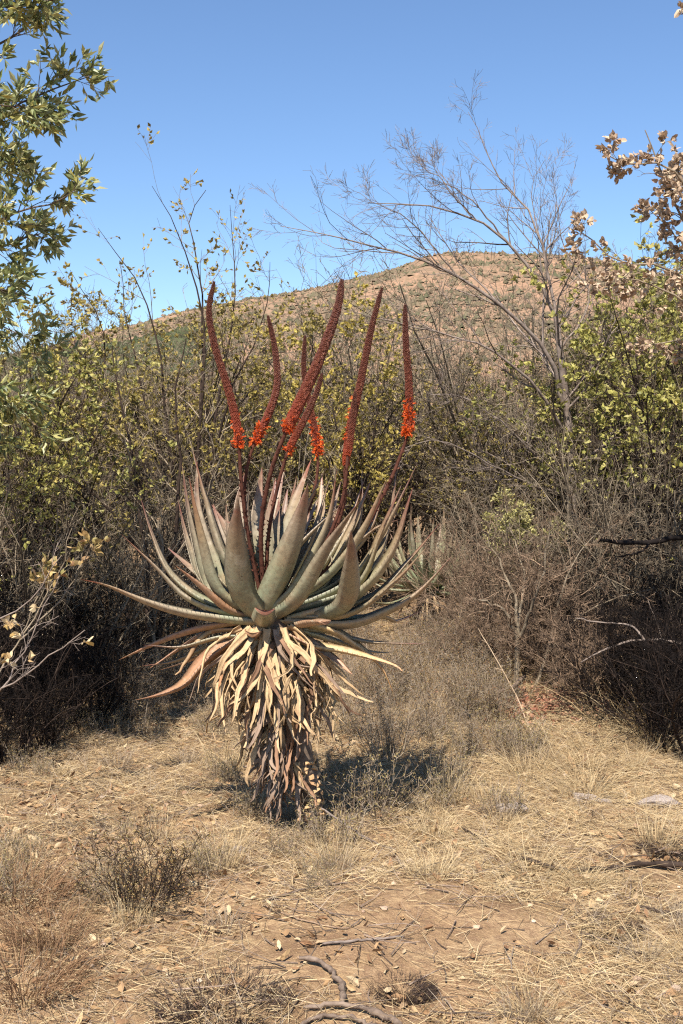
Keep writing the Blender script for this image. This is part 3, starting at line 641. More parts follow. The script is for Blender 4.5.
#@@NEXT2
# ------------------------------------------------------------------ shrubs and trees
def bush_geo(seed, H, nst, spread, twig_n=(9, 7, 5), r0=0.014, wob=0.10, up=0.03, leaf=None, leaf_low=0.0, tmin=.0012, base_r=0.12, levels=3, droop=0.0, lat=(25, 60), leaf_t=(0.1, 1), t1=(0.15, 1), ln=((.35, .6), (.3, .55), (.3, .6))):
    """multi-stemmed shrub at the origin -> stem mesh geo, twig geo, leaf geo"""
    rng = np.random.default_rng(seed)
    a = rng.uniform(0, 2 * pi, nst); sp = rng.uniform(0.15, 1, nst) * spread
    b = np.stack([np.cos(a) * base_r * rng.uniform(.2, 1, nst), np.sin(a) * base_r * rng.uniform(.2, 1, nst), np.full(nst, -0.06)], 1)
    d = np.stack([np.cos(a) * sp, np.sin(a) * sp, np.ones(nst)], 1)
    p0 = grow(rng, b, d, H * rng.uniform(.75, 1.08, nst) * np.sqrt(1 + sp ** 2 * .4), 9, wob, up); q0 = r0 * rng.uniform(.6, 1.2, (nst, 1)) * np.linspace(1, .25, 9)[None]
    S = Geo(); S.add(*tubes(p0, q0, 6)); Tw = Geo(); Lf = Geo()
    p1, q1 = sprout(rng, p0, q0, twig_n[0], t1, lat, ln[0], 6, .14, up + .02 - droop, .62, .3); S.add(*tubes(p1, q1, 4))
    p2, q2 = sprout(rng, p1, q1, twig_n[1], (.15, 1), (25, 70), ln[1], 5, .16, up - droop, .6, .4); Tw.add(*tubes(p2, np.maximum(q2, tmin), 3))
    last = p2
    if levels > 2:
        p3, q3 = sprout(rng, p2, q2, twig_n[2], (.2, 1), (25, 75), ln[2], 3, .22, -droop, .65, .5, lmin=.05); Tw.add(*tubes(p3, np.maximum(q3, tmin * .85), 3)); last = p3
    if leaf:
        kind, n, L, W, curl = leaf[:5]
        if len(leaf) > 5: last = last[rng.uniform(size=len(last)) < leaf[5] * (.35 + 1.3 * (vnoise(last[:, 0, 0] * 3 + 7, last[:, 0, 2] * 3 + last[:, 0, 1] * 2) + .5))]
        pos, d = along(rng, last, n, leaf_t, 1.1)
        if leaf_low: kk = rng.uniform(size=len(pos)) < np.clip((pos[:, 2] / H - leaf_low) / .3, 0.04, 1); pos, d = pos[kk], d[kk]
        sc_ = rng.uniform(.6, 1.25, len(pos))
        Lf.add(*(leaves(rng, pos, d, L * sc_, W * sc_, quad=(kind == 'q')) if kind != 'r' else roundleaves(rng, pos, d, L * sc_, W * sc_, curl)))
    return S, Tw, Lf
def bush_meshes(seed, H, nst, spread, bark, twig, leafm, leaf, **k):
    S, Tw, Lf = bush_geo(seed, H, nst, spread, leaf=leaf, **k)
    return [('stem', S.mesh('stem', M[bark])), ('twig', Tw.mesh('twig', M[twig]))] + ([('foliage', Lf.mesh('foliage', M[leafm], False))] if leaf else [])
def place(parts, name, label, cat, group, x, y, rz, s, sz=None):
    o = thing(name, label, cat, (x, y, hgt(x, y)), group, rz); o.scale = (s, s, sz or s)
    for nme, me in parts:
        p = obj(nme, me, o)
        if nme in ('twig', 'foliage'): p['kind'] = 'stuff'
    return o
# variants
V_bare = [bush_meshes(100 + k, 2.3, 10, .55, 'twig_grey', 'twig_grey', None, None, twig_n=(8, 5, 3), r0=.016, tmin=.0017) for k in range(4)]
V_dull = [bush_meshes(120 + k, 2.3, 9, .6, 'twig_dark', 'twig_grey', 'small_leaf', ('q', 4, .030, .019, .2, .28), twig_n=(8, 6, 4), r0=.014, leaf_low=.4) for k in range(3)]
V_yel = [bush_meshes(140 + k, 2.3, 8, .55, 'twig_dark', 'twig_dark', 'yellow_leaf', ('l', 5, .034, .025, .2, .42), twig_n=(8, 6, 4), r0=.013, leaf_low=.42) for k in range(3)]
V_green = [bush_meshes(160 + k, 2.2, 10, .6, 'twig_dark', 'twig_dark', 'green_leaf', ('l', 6, .037, .025, .2, .5), twig_n=(8, 6, 4), r0=.013, leaf_low=.38) for k in range(2)]
V_low = [bush_meshes(180 + k, 1.0, 16, 1.2, 'twig_red', 'twig_red', None, None, twig_n=(8, 6, 4), r0=.008, wob=.18, up=.0) for k in range(3)]
V_dark = [bush_meshes(200 + k, 1.1, 15, .95, 'twig_grey', 'twig_dark', None, None, twig_n=(7, 5, 3), r0=.011, wob=.16, up=.0, tmin=.0018) for k in range(3)]
V_shade_black = [bush_meshes(220 + k, 1.1, 16, .95, 'twig_dark', 'black_wood_and_shade', None, None, twig_n=(7, 5, 4), r0=.011, wob=.16, up=.0, tmin=.0018) for k in range(2)]  # near-black twigs: shade under the canopies put into the colour
LBL = {
 'bare': ('leafless grey twiggy shrub', 'bare grey shrubs'), 'dull': ('thin shrub with sparse dull olive leaves', 'sparse olive-leaved shrubs'),
 'yel': ('upright shrub with yellow-green leaves', 'yellow-green leaved shrubs'), 'green': ('full bushy green shrub', 'full green shrubs'),
 'low': ('low tangle of reddish-grey twigs', 'low reddish twig tangles'), 'dark': ('low dark brushwood tangle', 'low dark brushwood tangles'), 'shade_black': ('dense brushwood tangle coloured black for shade', 'brushwood tangles coloured black for shade')}
VAR = dict(bare=V_bare, dull=V_dull, yel=V_yel, green=V_green, low=V_low, dark=V_dark, shade_black=V_shade_black)
def put(kind, px, Y, ytop, hm, rng):
    """px: picture column of the foot; ytop: picture row its top should reach; hm: model height"""
    x = (px - CX) / F * Y; z0 = float(hgt(x, Y)); top = CAMZ + (436 - ytop) / F * Y
    s = max((top - z0) / hm, .15)
    z_ = ('under the olive-leaved tree' if px < 120 else 'behind the big aloe\'s leaf tips' if px < 230 else 'behind the flower spikes' if px < 420 else 'below the arching bare branches' if px < 560 else 'beside the withered brown-leaved tree') + ('' if Y < 9.2 else ', deeper in')
    place(VAR[kind][rng.integers(len(VAR[kind]))], {'low': 'twig_tangle', 'dark': 'brushwood', 'shade_black': 'brushwood'}.get(kind, 'shrub'), LBL[kind][0] + ' ' + z_, 'shrub' if kind not in ('low', 'dark', 'shade_black') else 'brush', LBL[kind][1] + ' ' + z_.replace(',', ''), x, Y, rng.uniform(0, 2 * pi), s * rng.uniform(.92, 1.1), s)
rng = np.random.default_rng(5)
for Y, n, kinds, tops in [
    (8.6, 9, ['bare', 'dull', 'bare', 'bare'], (395, 470)), (9.8, 13, ['bare', 'bare', 'dull', 'bare', 'dull'], (350, 430)),
    (11.5, 14, ['yel', 'dull', 'bare', 'bare', 'bare'], (345, 400)), (14, 15, ['dull', 'bare', 'bare'], (345, 395)), (18, 15, ['dull', 'bare', 'bare'], (345, 400)), (25, 15, ['dull', 'bare', 'yel'], (365, 410))]:
    ext = 420 if Y < 12 else 360
    for k in range(n):
        px = CX - ext + 2 * ext * (k + rng.uniform(.1, .9)) / n
        if (Y < 9.5 and 300 < px < 470) or (Y < 11 and 375 < px < 475): continue
        yt = rng.uniform(*tops)
        if px > 560: yt -= 60
        if px < 90: yt -= 25
        put(kinds[rng.integers(len(kinds))], px, Y + rng.uniform(-.5, .5), yt, 2.3, rng)
for px, Y, yt in [(20, 7.4, 440), (75, 7.6, 450), (120, 7.8, 480), (165, 8.0, 480), (-40, 7.2, 430), (610, 7.9, 470), (650, 7.7, 450), (700, 7.6, 430), (225, 8.4, 490), (505, 8.8, 470)]:
    put('bare', px, Y, yt, 2.3, rng)
for px, Y, yt in [(395, 11.5, 300), (450, 11, 285), (500, 10.6, 275), (540, 10.2, 290), (340, 12, 310), (280, 12, 305)]:
    put('bare', px, Y, yt, 2.3, rng)
for px, Y, yt in [(290, 10.2, 345), (330, 10.8, 350), (255, 9.9, 360), (150, 9.2, 335), (70, 9.4, 330), (225, 9.5, 355), (310, 9.6, 410), (352, 9.7, 400), (195, 10.6, 330), (505, 10.2, 410), (540, 9.6, 430), (470, 10.8, 390)]:
    put('yel', px, Y, yt, 2.3, rng)
for px, Y, yt in [(5, 7.9, 350), (-40, 7.8, 340), (600, 9.0, 300), (650, 8.6, 285), (700, 8.8, 290), (580, 9.8, 350), (625, 9.9, 275), (670, 10.5, 270)]:
    put('green', px, Y, yt, 2.2, rng)
for px, Y, yt in [(505, 8.7, 560), (500, 8.3, 530), (535, 8.0, 520), (570, 8.2, 525), (520, 8.9, 500), (160, 8.6, 560), (205, 8.9, 555), (120, 8.3, 570), (240, 9.2, 550), (300, 9.2, 550)]:
    put('low', px, Y, yt, 1.0, rng)
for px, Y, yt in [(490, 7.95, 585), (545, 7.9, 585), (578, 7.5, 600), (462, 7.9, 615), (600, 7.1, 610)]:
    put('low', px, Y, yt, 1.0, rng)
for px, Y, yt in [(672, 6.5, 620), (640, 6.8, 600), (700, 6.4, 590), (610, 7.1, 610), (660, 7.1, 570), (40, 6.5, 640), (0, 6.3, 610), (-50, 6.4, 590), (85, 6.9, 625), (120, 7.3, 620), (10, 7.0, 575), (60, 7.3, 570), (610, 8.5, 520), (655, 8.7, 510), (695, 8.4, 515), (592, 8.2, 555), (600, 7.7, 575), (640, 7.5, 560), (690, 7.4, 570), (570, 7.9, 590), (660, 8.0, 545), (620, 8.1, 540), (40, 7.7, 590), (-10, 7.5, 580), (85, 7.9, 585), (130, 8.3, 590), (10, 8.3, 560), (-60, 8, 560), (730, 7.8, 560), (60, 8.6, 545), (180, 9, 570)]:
    put('shade_black' if px > 585 or px < 90 else 'dark', px, Y, yt, 1.1, rng)  # outer brushwood left and right gets the painted-in shade

# trees with limbs read off the photo ------------------------------------------------
def limb_tree(name, label, cat, foot, trunk, limbs, bark, twigm, leafm, leaf, sp, seed, group=None, bare_twigs=True, leafname='crown', trunk_r=.05):
    """trunk: [(px,py,Y)..]; limbs: list of ([(px,py,Y)..], r0, r1); sp: list of sprout kwargs"""
    rng = np.random.default_rng(seed); foot = np.asarray(foot, float); o = thing(name, label, cat, foot, group)
    tp_ = resample([foot + [0, 0, -.1]] + [at(*q) for q in trunk], 14) - foot
    V, f = tubes(tp_[None], np.linspace(trunk_r, trunk_r * .7, 14)[None], 9); G = Geo(); G.add(V, f)
    to = obj('trunk', G.mesh('trunk', M[bark]), o)
    P = np.array([resample([at(*q) for q in l[0]], 14) - foot for l in limbs]); P[:, 1:-1] += rng.normal(0, .006, (len(P), 12, 3))
    R = np.array([np.linspace(l[1], l[2], 14) for l in limbs])
    for k in range(len(P)):
        G = Geo(); G.add(*tubes(P[k:k + 1], R[k:k + 1], 7)); obj('limb', G.mesh('limb', M[bark]), o)
    G = Geo(); cp, cr = P, R; allp = []
    for kw in sp:
        cp, cr = sprout(rng, cp, cr, **kw); G.add(*tubes(cp, np.maximum(cr, .0009), 4 if cr.max() > .004 else 3)); allp.append(cp)
    t = obj('twig', G.mesh('twig', M[twigm]), o); t['kind'] = 'stuff'
    if leaf:
        kind, n, L, W, curl = leaf[:5]; src = allp[-1]
        if len(leaf) > 5: src = src[rng.uniform(size=len(src)) < leaf[5]]
        pos, d = along(rng, src, n, (.25, 1.0), .9); s = rng.uniform(.65, 1.2, len(pos)); G = Geo()
        G.add(*(roundleaves(rng, pos, d, L * s, W * s, curl) if kind == 'r' else leaves(rng, pos, d, L * s, W * s, .35, curl)))
        k = obj(leafname, G.mesh(leafname, M[leafm], False), o); k['kind'] = 'stuff'
    return o
def gfoot(x, y): return np.array([x, y, float(hgt(x, y))])
# leafy olive-green tree whose trunk stands just left of the view
Yl = 5.8; e = (-90, 330, Yl)
limb_tree('leafy_tree', 'tree with narrow olive-green leaves leaning over beside the thicket', 'tree', gfoot(-2.26, 5.85), [(-130, 640, 5.85), (-120, 500, 5.85), (-90, 330, Yl), (-60, 150, Yl), (-40, -40, Yl)],
  [([e, (-52, 260, 5.70), (8, 215, 5.65), (48, 205, 5.60), (86, 185, 5.60)], 0.0098, 0.0021),
   ([(-75, 240, Yl), (-32, 180, 5.80), (-2, 120, 5.80), (48, 90, 5.70), (90, 76, 5.70)], 0.0098, 0.0021),
   ([(-60, 150, Yl), (-32, 70, 5.90), (8, 40, 5.90), (38, 10, 5.90), (53, -40, 5.90)], 0.0098, 0.0021),
   ([(-60, 150, Yl), (-42, 110, 5.60), (3, 105, 5.50), (48, 110, 5.50)], 0.0084, 0.0021),
   ([(-75, 240, Yl), (-42, 200, 6.00), (-7, 160, 6.00), (33, 165, 6.00)], 0.0084, 0.0021),
   ([e, (-40, 290, 5.90), (-22, 260, 5.90), (13, 245, 5.90), (48, 230, 5.90)], 0.0084, 0.0021),
   ([e, (-50, 320, 5.60), (-22, 290, 5.60), (3, 290, 5.60), (33, 300, 5.60)], 0.0070, 0.0017),
   ([(-100, 390, Yl), (-50, 370, 5.70), (-32, 390, 5.65), (8, 400, 5.65), (33, 425, 5.65)], 0.0063, 0.0017),
   ([(-100, 390, Yl), (-60, 340, 5.90), (-32, 320, 5.90), (-2, 325, 5.90), (38, 345, 5.90)], 0.0063, 0.0017),
   ([(-50, 80, Yl), (-52, 20, 5.80), (-22, -20, 5.80), (8, -60, 5.80)], 0.0084, 0.0021),
   ([(-40, 20, Yl), (-32, 10, 5.60), (8, 5, 5.50), (53, 0, 5.50)], 0.0084, 0.0021),
   ([(-120, 500, 5.85), (-70, 440, 5.90), (-42, 430, 5.90), (-2, 445, 5.90)], 0.0063, 0.0017),
   ([(-75, 240, Yl), (-120, 180, 6.10), (-170, 120, 6.20), (-220, 60, 6.20)], 0.0098, 0.0021),
   ([(-60, 150, Yl), (-110, 60, 5.60), (-150, -20, 5.50), (-200, -60, 5.40)], 0.0098, 0.0021)],
  'olive_bark', 'olive_bark', 'olive_leaf', ('l', 6, .058, .020, .15),
  [dict(n=18, t=(.3, 1), ang=(25, 65), ln=(.15, .30), P=6, wob=.12, up=.01), dict(n=5, t=(.15, 1), ang=(25, 60), ln=(.35, .6), P=5, wob=.12, up=.0, lmin=.07)], 31, trunk_r=.07)
# bare leaning tree behind the aloe
Yb = 9.2
limb_tree('bare_tree', 'tall leafless grey tree with long arching branches above the thicket', 'tree', gfoot(1.72, 9.3), [(578, 600, 9.3), (574, 500, 9.3), (568, 420, 9.25), (560, 350, 9.2)],
  [([(572, 470, 9.25), (556, 325, 9.2), (536, 280, 9.15), (506, 240, 9.1), (476, 220, 9.0), (431, 207, 8.9), (365, 203, 8.8)], 0.0206, 0.0023),
   ([(568, 420, 9.25), (546, 350, 9.1), (511, 315, 9.0), (456, 275, 8.9), (391, 250, 8.8), (330, 236, 8.7), (280, 226, 8.7)], 0.0181, 0.0018),
   ([(560, 340, 9.2), (552, 290, 9.3), (531, 215, 9.35), (500, 180, 9.4), (482, 140, 9.4), (468, 112, 9.4)], 0.0133, 0.0014),
   ([(570, 440, 9.25), (530, 380, 9.0), (480, 345, 8.9), (420, 330, 8.8), (350, 310, 8.7)], 0.0133, 0.0018),
   ([(574, 500, 9.3), (520, 440, 9.0), (470, 400, 8.9), (430, 395, 8.8)], 0.0133, 0.0018),
   ([(565, 400, 9.25), (556, 320, 9.5), (545, 260, 9.6), (530, 190, 9.7), (545, 160, 9.7)], 0.0109, 0.0014),
   ([(506, 240, 9.1), (470, 200, 9.0), (440, 180, 9.0), (405, 150, 9.0)], 0.0066, 0.0012),
   ([(476, 220, 9.0), (445, 185, 8.8), (430, 160, 8.8)], 0.0055, 0.0012),
   ([(560, 350, 9.2), (590, 300, 9.3), (565, 250, 9.4), (552, 180, 9.4)], 0.0085, 0.0012),
   ([(456, 275, 8.9), (420, 230, 8.8), (380, 205, 8.7), (352, 190, 8.7)], 0.0066, 0.0012),
   ([(574, 500, 9.3), (500, 470, 8.9), (440, 440, 8.7), (400, 450, 8.6)], 0.0097, 0.0014),
   ([(572, 470, 9.3), (620, 430, 9.4), (650, 380, 9.5), (672, 330, 9.6)], 0.0109, 0.0014)],
  'twig_pale', 'twig_pale', None, None,
  [dict(n=14, t=(.15, 1), ang=(20, 55), ln=(.2, .42), P=7, wob=.10, up=.05, rk=.6, fall=.45), dict(n=6, t=(.15, 1), ang=(20, 50), ln=(.3, .6), P=5, wob=.12, up=.04), dict(n=3, t=(.2, 1), ang=(20, 50), ln=(.3, .6), P=3, wob=.14, up=.02, lmin=.06)], 32, trunk_r=.034)
# tall thin stems with small leaves behind the aloe on the left
def stems(name, label, foot, limbs, seed, leafm='yellow_leaf', n=3, frac=.8, L=.034):
    return limb_tree(name, label, 'shrub', foot, [limbs[0][0][0], limbs[0][0][1]], limbs, 'twig_dark', 'twig_grey', leafm, ('l', n, L, L * .66, .2, frac),
      [dict(n=16, t=(.2, 1), ang=(20, 55), ln=(.12, .26), P=6, fall=.3, wob=.12, up=.04, rk=.5), dict(n=5, t=(.15, 1), ang=(25, 60), ln=(.3, .6), P=4, wob=.14, up=.02, lmin=.06)], seed, leafname='foliage', trunk_r=.022)
stems('tall_shrub', 'tall open shrub with long dark diagonal stems reaching above the hill line', gfoot(-1.0, 8.3),
  [([(192, 640, 8.3), (196, 480, 8.3), (204, 330, 8.25), (180, 240, 8.2), (152, 186, 8.2)], .018, .0014), ([(190, 600, 8.3), (170, 450, 8.3), (150, 310, 8.3), (98, 228, 8.3)], .015, .0014),
   ([(195, 580, 8.3), (215, 420, 8.4), (235, 300, 8.5), (230, 205, 8.5)], .014, .0014), ([(192, 620, 8.3), (140, 480, 8.1), (100, 380, 8.0), (60, 330, 7.9)], .014, .0014),
   ([(196, 520, 8.3), (230, 400, 8.1), (262, 320, 8.0), (270, 262, 8.0)], .012, .0014), ([(190, 560, 8.3), (150, 420, 8.5), (128, 330, 8.6), (120, 260, 8.6)], .012, .0014),
   ([(200, 420, 8.3), (202, 300, 8.5), (190, 220, 8.6), (206, 190, 8.6)], .010, .002)], 33, n=3, frac=.75)
stems('tall_shrub', 'open shrub with yellowish leaf clusters on slanting stems beside the olive-leaved tree', gfoot(-1.75, 8.0),
  [([(60, 640, 8.0), (75, 500, 8.0), (110, 420, 7.9), (160, 440, 7.8)], .015, .0014), ([(62, 600, 8.0), (50, 450, 8.0), (80, 370, 7.9), (120, 370, 7.8)], .014, .0014),
   ([(60, 620, 8.0), (40, 480, 8.1), (20, 380, 8.1), (40, 320, 8.1)], .014, .0014), ([(62, 560, 8.0), (90, 440, 8.2), (105, 340, 8.3), (70, 270, 8.3)], .012, .0014)], 34, n=4, frac=.8, L=.038)
stems('tall_shrub', 'slender stems with pale yellow leaves growing right behind the flower spikes', gfoot(0.05, 9.4),
  [([(350, 620, 9.4), (345, 480, 9.4), (330, 400, 9.4), (300, 320, 9.4)], .014, .0014), ([(350, 600, 9.4), (370, 460, 9.4), (385, 380, 9.4), (395, 330, 9.4)], .013, .0014), ([(350, 600, 9.4), (330, 470, 9.2), (290, 400, 9.2), (262, 350, 9.2)], .013, .0014),
   ([(350, 580, 9.4), (360, 450, 9.6), (350, 360, 9.7), (358, 310, 9.7)], .012, .0014)], 35, leafm='bright_leaf', n=6, frac=.95, L=.042)
stems('tall_shrub', 'old shrub with several thick dark upright stems behind the longest aloe leaf', gfoot(-1.15, 7.7),
  [([(150, 660, 7.7), (146, 560, 7.7), (134, 470, 7.7), (120, 400, 7.7), (112, 350, 7.7)], .020, .003), ([(155, 650, 7.7), (172, 560, 7.7), (180, 470, 7.7), (176, 400, 7.7), (186, 340, 7.7)], .019, .003),
   ([(140, 655, 7.7), (110, 560, 7.7), (84, 490, 7.7), (70, 420, 7.7)], .016, .003), ([(146, 560, 7.7), (100, 500, 7.5), (50, 470, 7.4)], .012, .003), ([(172, 560, 7.7), (205, 500, 7.8), (222, 440, 7.8)], .012, .003)], 38, n=4, frac=.35, L=.032)
# tree with withered brown leaves, trunk just right of the view
Yr = 6.2
limb_tree('withered_tree', 'tree hung with curled dry brown leaves beside the green shrubs', 'tree', gfoot(2.25, 6.6), [(790, 600, 6.6), (780, 450, 6.6), (760, 330, 6.5), (745, 200, 6.4)],
  [([(760, 330, 6.5), (700, 250, 6.3), (665, 180, 6.2), (655, 160, 6.2), (645, 130, 6.2)], 0.0126, 0.0024), ([(755, 290, 6.5), (700, 200, 6.2), (660, 165, 6.1), (630, 165, 6.1), (602, 152, 6.1)], 0.0105, 0.0024),
   ([(770, 390, 6.5), (710, 300, 6.3), (660, 265, 6.2), (620, 262, 6.2), (575, 228, 6.2)], 0.0112, 0.0024), ([(760, 330, 6.5), (710, 270, 6.4), (680, 240, 6.4), (650, 210, 6.4)], 0.0098, 0.0024),
   ([(770, 390, 6.5), (720, 330, 6.2), (680, 300, 6.1), (640, 280, 6.1), (600, 275, 6.1)], 0.0098, 0.0024), 
   ([(750, 250, 6.4), (710, 200, 6.6), (690, 180, 6.6), (672, 160, 6.6)], 0.0084, 0.0024), ([(770, 390, 6.5), (710, 350, 6.4), (670, 340, 6.4), (640, 350, 6.4)], 0.0084, 0.0024), ([(760, 330, 6.5), (800, 220, 6.6), (830, 120, 6.7)], 0.0112, 0.0024), ([(760, 330, 6.5), (740, 200, 6.0), (730, 100, 5.6), (720, 20, 5.3)], 0.0112, 0.0024), ([(760, 330, 6.5), (780, 180, 6.0), (800, 60, 5.6), (790, -40, 5.3)], 0.0112, 0.0024), ([(760, 330, 6.5), (760, 160, 6.4), (745, 60, 6.4), (730, -60, 6.4)], 0.0112, 0.0024), ([(770, 390, 6.5), (740, 280, 6.0), (735, 200, 5.7), (750, 140, 5.5)], 0.0112, 0.0024), ([(770, 390, 6.5), (820, 300, 6.2), (850, 200, 6.0), (870, 100, 5.8)], 0.0112, 0.0024)],
  'twig_grey', 'twig_grey', 'brown_leaf', ('r', 8, .031, .021, .45, .85),
  [dict(n=15, t=(.35, 1), ang=(25, 70), ln=(.10, .22), P=6, wob=.16, up=.0, rk=.5), dict(n=4, t=(.2, 1), ang=(30, 70), ln=(.3, .55), P=4, wob=.16, up=-.05, lmin=.05)], 36, trunk_r=.06)
# small crooked tree with a fine reddish twig canopy
limb_tree('crooked_bush', 'small crooked tree with a wide canopy of fine reddish-grey twigs above red fallen leaves', 'shrub', gfoot(1.02, 7.55), [(516, 690, 7.55), (517, 655, 7.55), (518, 630, 7.55)],
  [([(518, 640, 7.55), (505, 612, 7.5), (488, 603, 7.45), (472, 598, 7.4)], 0.0150, .004), ([(518, 632, 7.55), (512, 590, 7.6), (498, 560, 7.65), (488, 540, 7.7)], 0.0120, .003),
   ([(530, 700, 7.6), (548, 655, 7.6), (556, 610, 7.6), (575, 560, 7.6), (600, 530, 7.6)], 0.0128, .003), ([(518, 640, 7.55), (535, 600, 7.4), (545, 560, 7.35), (550, 520, 7.3)], 0.0120, .003),
   ([(548, 655, 7.6), (575, 620, 7.4), (610, 600, 7.3), (650, 590, 7.2)], 0.0090, .003), ([(518, 632, 7.55), (525, 580, 7.9), (515, 540, 8.0), (505, 505, 8.1)], 0.0097, .003)],
  'twig_grey', 'twig_red', None, None,
  [dict(n=12, t=(.2, 1), ang=(25, 70), ln=(.25, .5), P=6, wob=.18, up=.02, rk=.5), dict(n=6, t=(.1, 1), ang=(25, 70), ln=(.3, .6), P=4, wob=.2, up=.0), dict(n=3, t=(.1, 1), ang=(25, 70), ln=(.3, .6), P=3, wob=.2, up=.0, lmin=.04)], 37, trunk_r=.019)
# small rounded pale-green bush
parts = bush_meshes(60, 1.3, 7, .16, 'twig_grey', 'twig_grey', 'small_leaf', ('l', 5, .026, .017, .2), twig_n=(7, 5, 4), r0=.008, t1=(.6, 1), leaf_low=.5, ln=((.18, .28), (.3, .5), (.3, .6)), base_r=.05)
parts[2][1].materials.clear(); parts[2][1].materials.append(leafmat('pale_lime_leaf', [c(196, 186, 116), c(216, 204, 140), c(172, 164, 98), c(156, 148, 88)], .5, .3))
x = (522 - CX) / F * 8.2; place(parts, 'rounded_bush', 'small rounded pale lime bush behind the reddish twig canopy', 'bush', None, x, 8.2, 0, .85, .85)
#@@NEXT3
# ------------------------------------------------------------------ ground cover
rng = np.random.default_rng(77)
def gz(xy): return np.stack([xy[:, 0], xy[:, 1], hgt(xy[:, 0], xy[:, 1])], 1)
soil = gnd(375, 930); soil2 = gnd(230, 905)
def cover(x, y):
    """0 bare .. 1 thick dead grass"""
    d1 = np.hypot((x - soil[0]) / .62, (y - soil[1]) / .34); d2 = np.hypot((x - soil2[0]) / .35, (y - soil2[1]) / .22)
    n = vnoise(x * 1.9 + 4, y * 1.9) * 1.1 + vnoise(x * 5 + 1, y * 5) * .7
    return np.clip(np.minimum(np.minimum(d1, d2) - .75, .8) * 1.0 + .36 + n * 1.5, .09, 1) * np.where(x > 0.25, 1, .6) * np.clip(.55 + (y - 3.2) * .35, .5, 1)
def scatter(n, x0=-3.2, x1=3.2, y0=2.6, y1=9.5, w=cover):
    p = np.stack([rng.uniform(x0, x1, n), rng.uniform(y0, y1, n)], 1)
    p = p[np.abs(p[:, 0]) < p[:, 1] * .27 + .9]
    return p[rng.uniform(size=len(p)) < w(p[:, 0], p[:, 1])] if w else p
def lying(p, L, z=(.0, .5)):
    a = rng.uniform(0, 2 * pi, len(p)); return np.stack([np.cos(a), np.sin(a), rng.uniform(*z, len(p))], 1), rng.uniform(*L, len(p))
p = scatter(130000); d, L = lying(p, (.05, .18), (.0, .45)); G = Geo(); G.add(*blades(rng, gz(p) + [0, 0, .004], d, L, rng.uniform(.0012, .0028, len(p)), 3, .16, .12))
p = scatter(230000); d, L = lying(p, (.03, .11), (-.02, .3)); G.add(*blades(rng, gz(p) + [0, 0, .006], d, L, rng.uniform(.0012, .0026, len(p)), 2, .1, .1))
obj('dry_grass', G.mesh('dry_grass', M['straw'], False), label='straw-coloured dead grass lying matted over the ground', cat='grass', kind='stuff')
p = scatter(90000, w=lambda x, y: np.clip(cover(x, y) * np.where(x < .1, 1.3, .55), 0, 1)); d, L = lying(p, (.04, .14), (.1, 1.2)); G = Geo(); G.add(*blades(rng, gz(p), d, L, rng.uniform(.0012, .0024, len(p)), 3, .2, .14))
obj('grey_grass', G.mesh('grey_grass', M['straw_grey'], False), label='grey-brown short dead grass mixed through the ground cover', cat='grass', kind='stuff')
p = scatter(30000, w=lambda x, y: np.clip(.42 + 1.6 * vnoise(x * 2.6 + 20, y * 2.6) + 1.2 * vnoise(x * 8, y * 8 + 3), .03, 1)); d, L = lying(p, (.010, .045), (-.1, .6)); G = Geo(); G.add(*roundleaves(rng, gz(p) + [0, 0, .008], d, L, L * rng.uniform(.35, .6, len(p)), .35))
obj('leaf_litter', G.mesh('leaf_litter', M['litter'], False), label='pale and brown curled dry leaves strewn over the soil', cat='leaf litter', kind='stuff')
p = scatter(5000, w=None); d, L = lying(p, (.05, .22), (-.02, .12)); G = Geo()
q = grow(rng, gz(p) + [0, 0, .006], d, L, 4, .14, -.02); q[..., 2] = np.maximum(q[..., 2], hgt(q[..., 0], q[..., 1]) + .002); r = rng.uniform(.0012, .0034, (len(p), 1)) * np.linspace(1, .5, 4)[None]
G.add(*tubes(q, r, 3)); obj('twig_litter', G.mesh('twig_litter', M['grey_wood'], False), label='thin broken twigs scattered over the soil', cat='twigs', kind='stuff')
p = scatter(2600, w=lambda x, y: .3 + 0 * x); sz = np.minimum(rng.gamma(2, .0036, len(p)) + .004, .016); G = Geo(); G.add(*lumps(rng, gz(p) + np.stack([0 * sz, 0 * sz, sz * .3], 1), sz, .7))
obj('pebbles', G.mesh('pebbles', leafmat('pebble_stone', [c(176, 146, 116), c(206, 176, 146), c(146, 112, 86), c(216, 196, 170)], .9, 0, .1), False), label='small pale pebbles and soil crumbs on the ground', cat='pebbles', kind='stuff')
rl = gnd(555, 712); p = np.stack([rng.normal(rl[0], .24, 900), rng.normal(rl[1] + .15, .17, 900)], 1); d, L = lying(p, (.02, .045), (-.1, .5)); G = Geo(); G.add(*roundleaves(rng, gz(p) + [0, 0, .02], d, L, L * .55, .35))
obj('red_leaf_litter', G.mesh('red_leaf_litter', M['red_leaf'], False), label='carpet of reddish fallen leaves under the crooked twiggy tree', cat='leaf litter', kind='stuff')
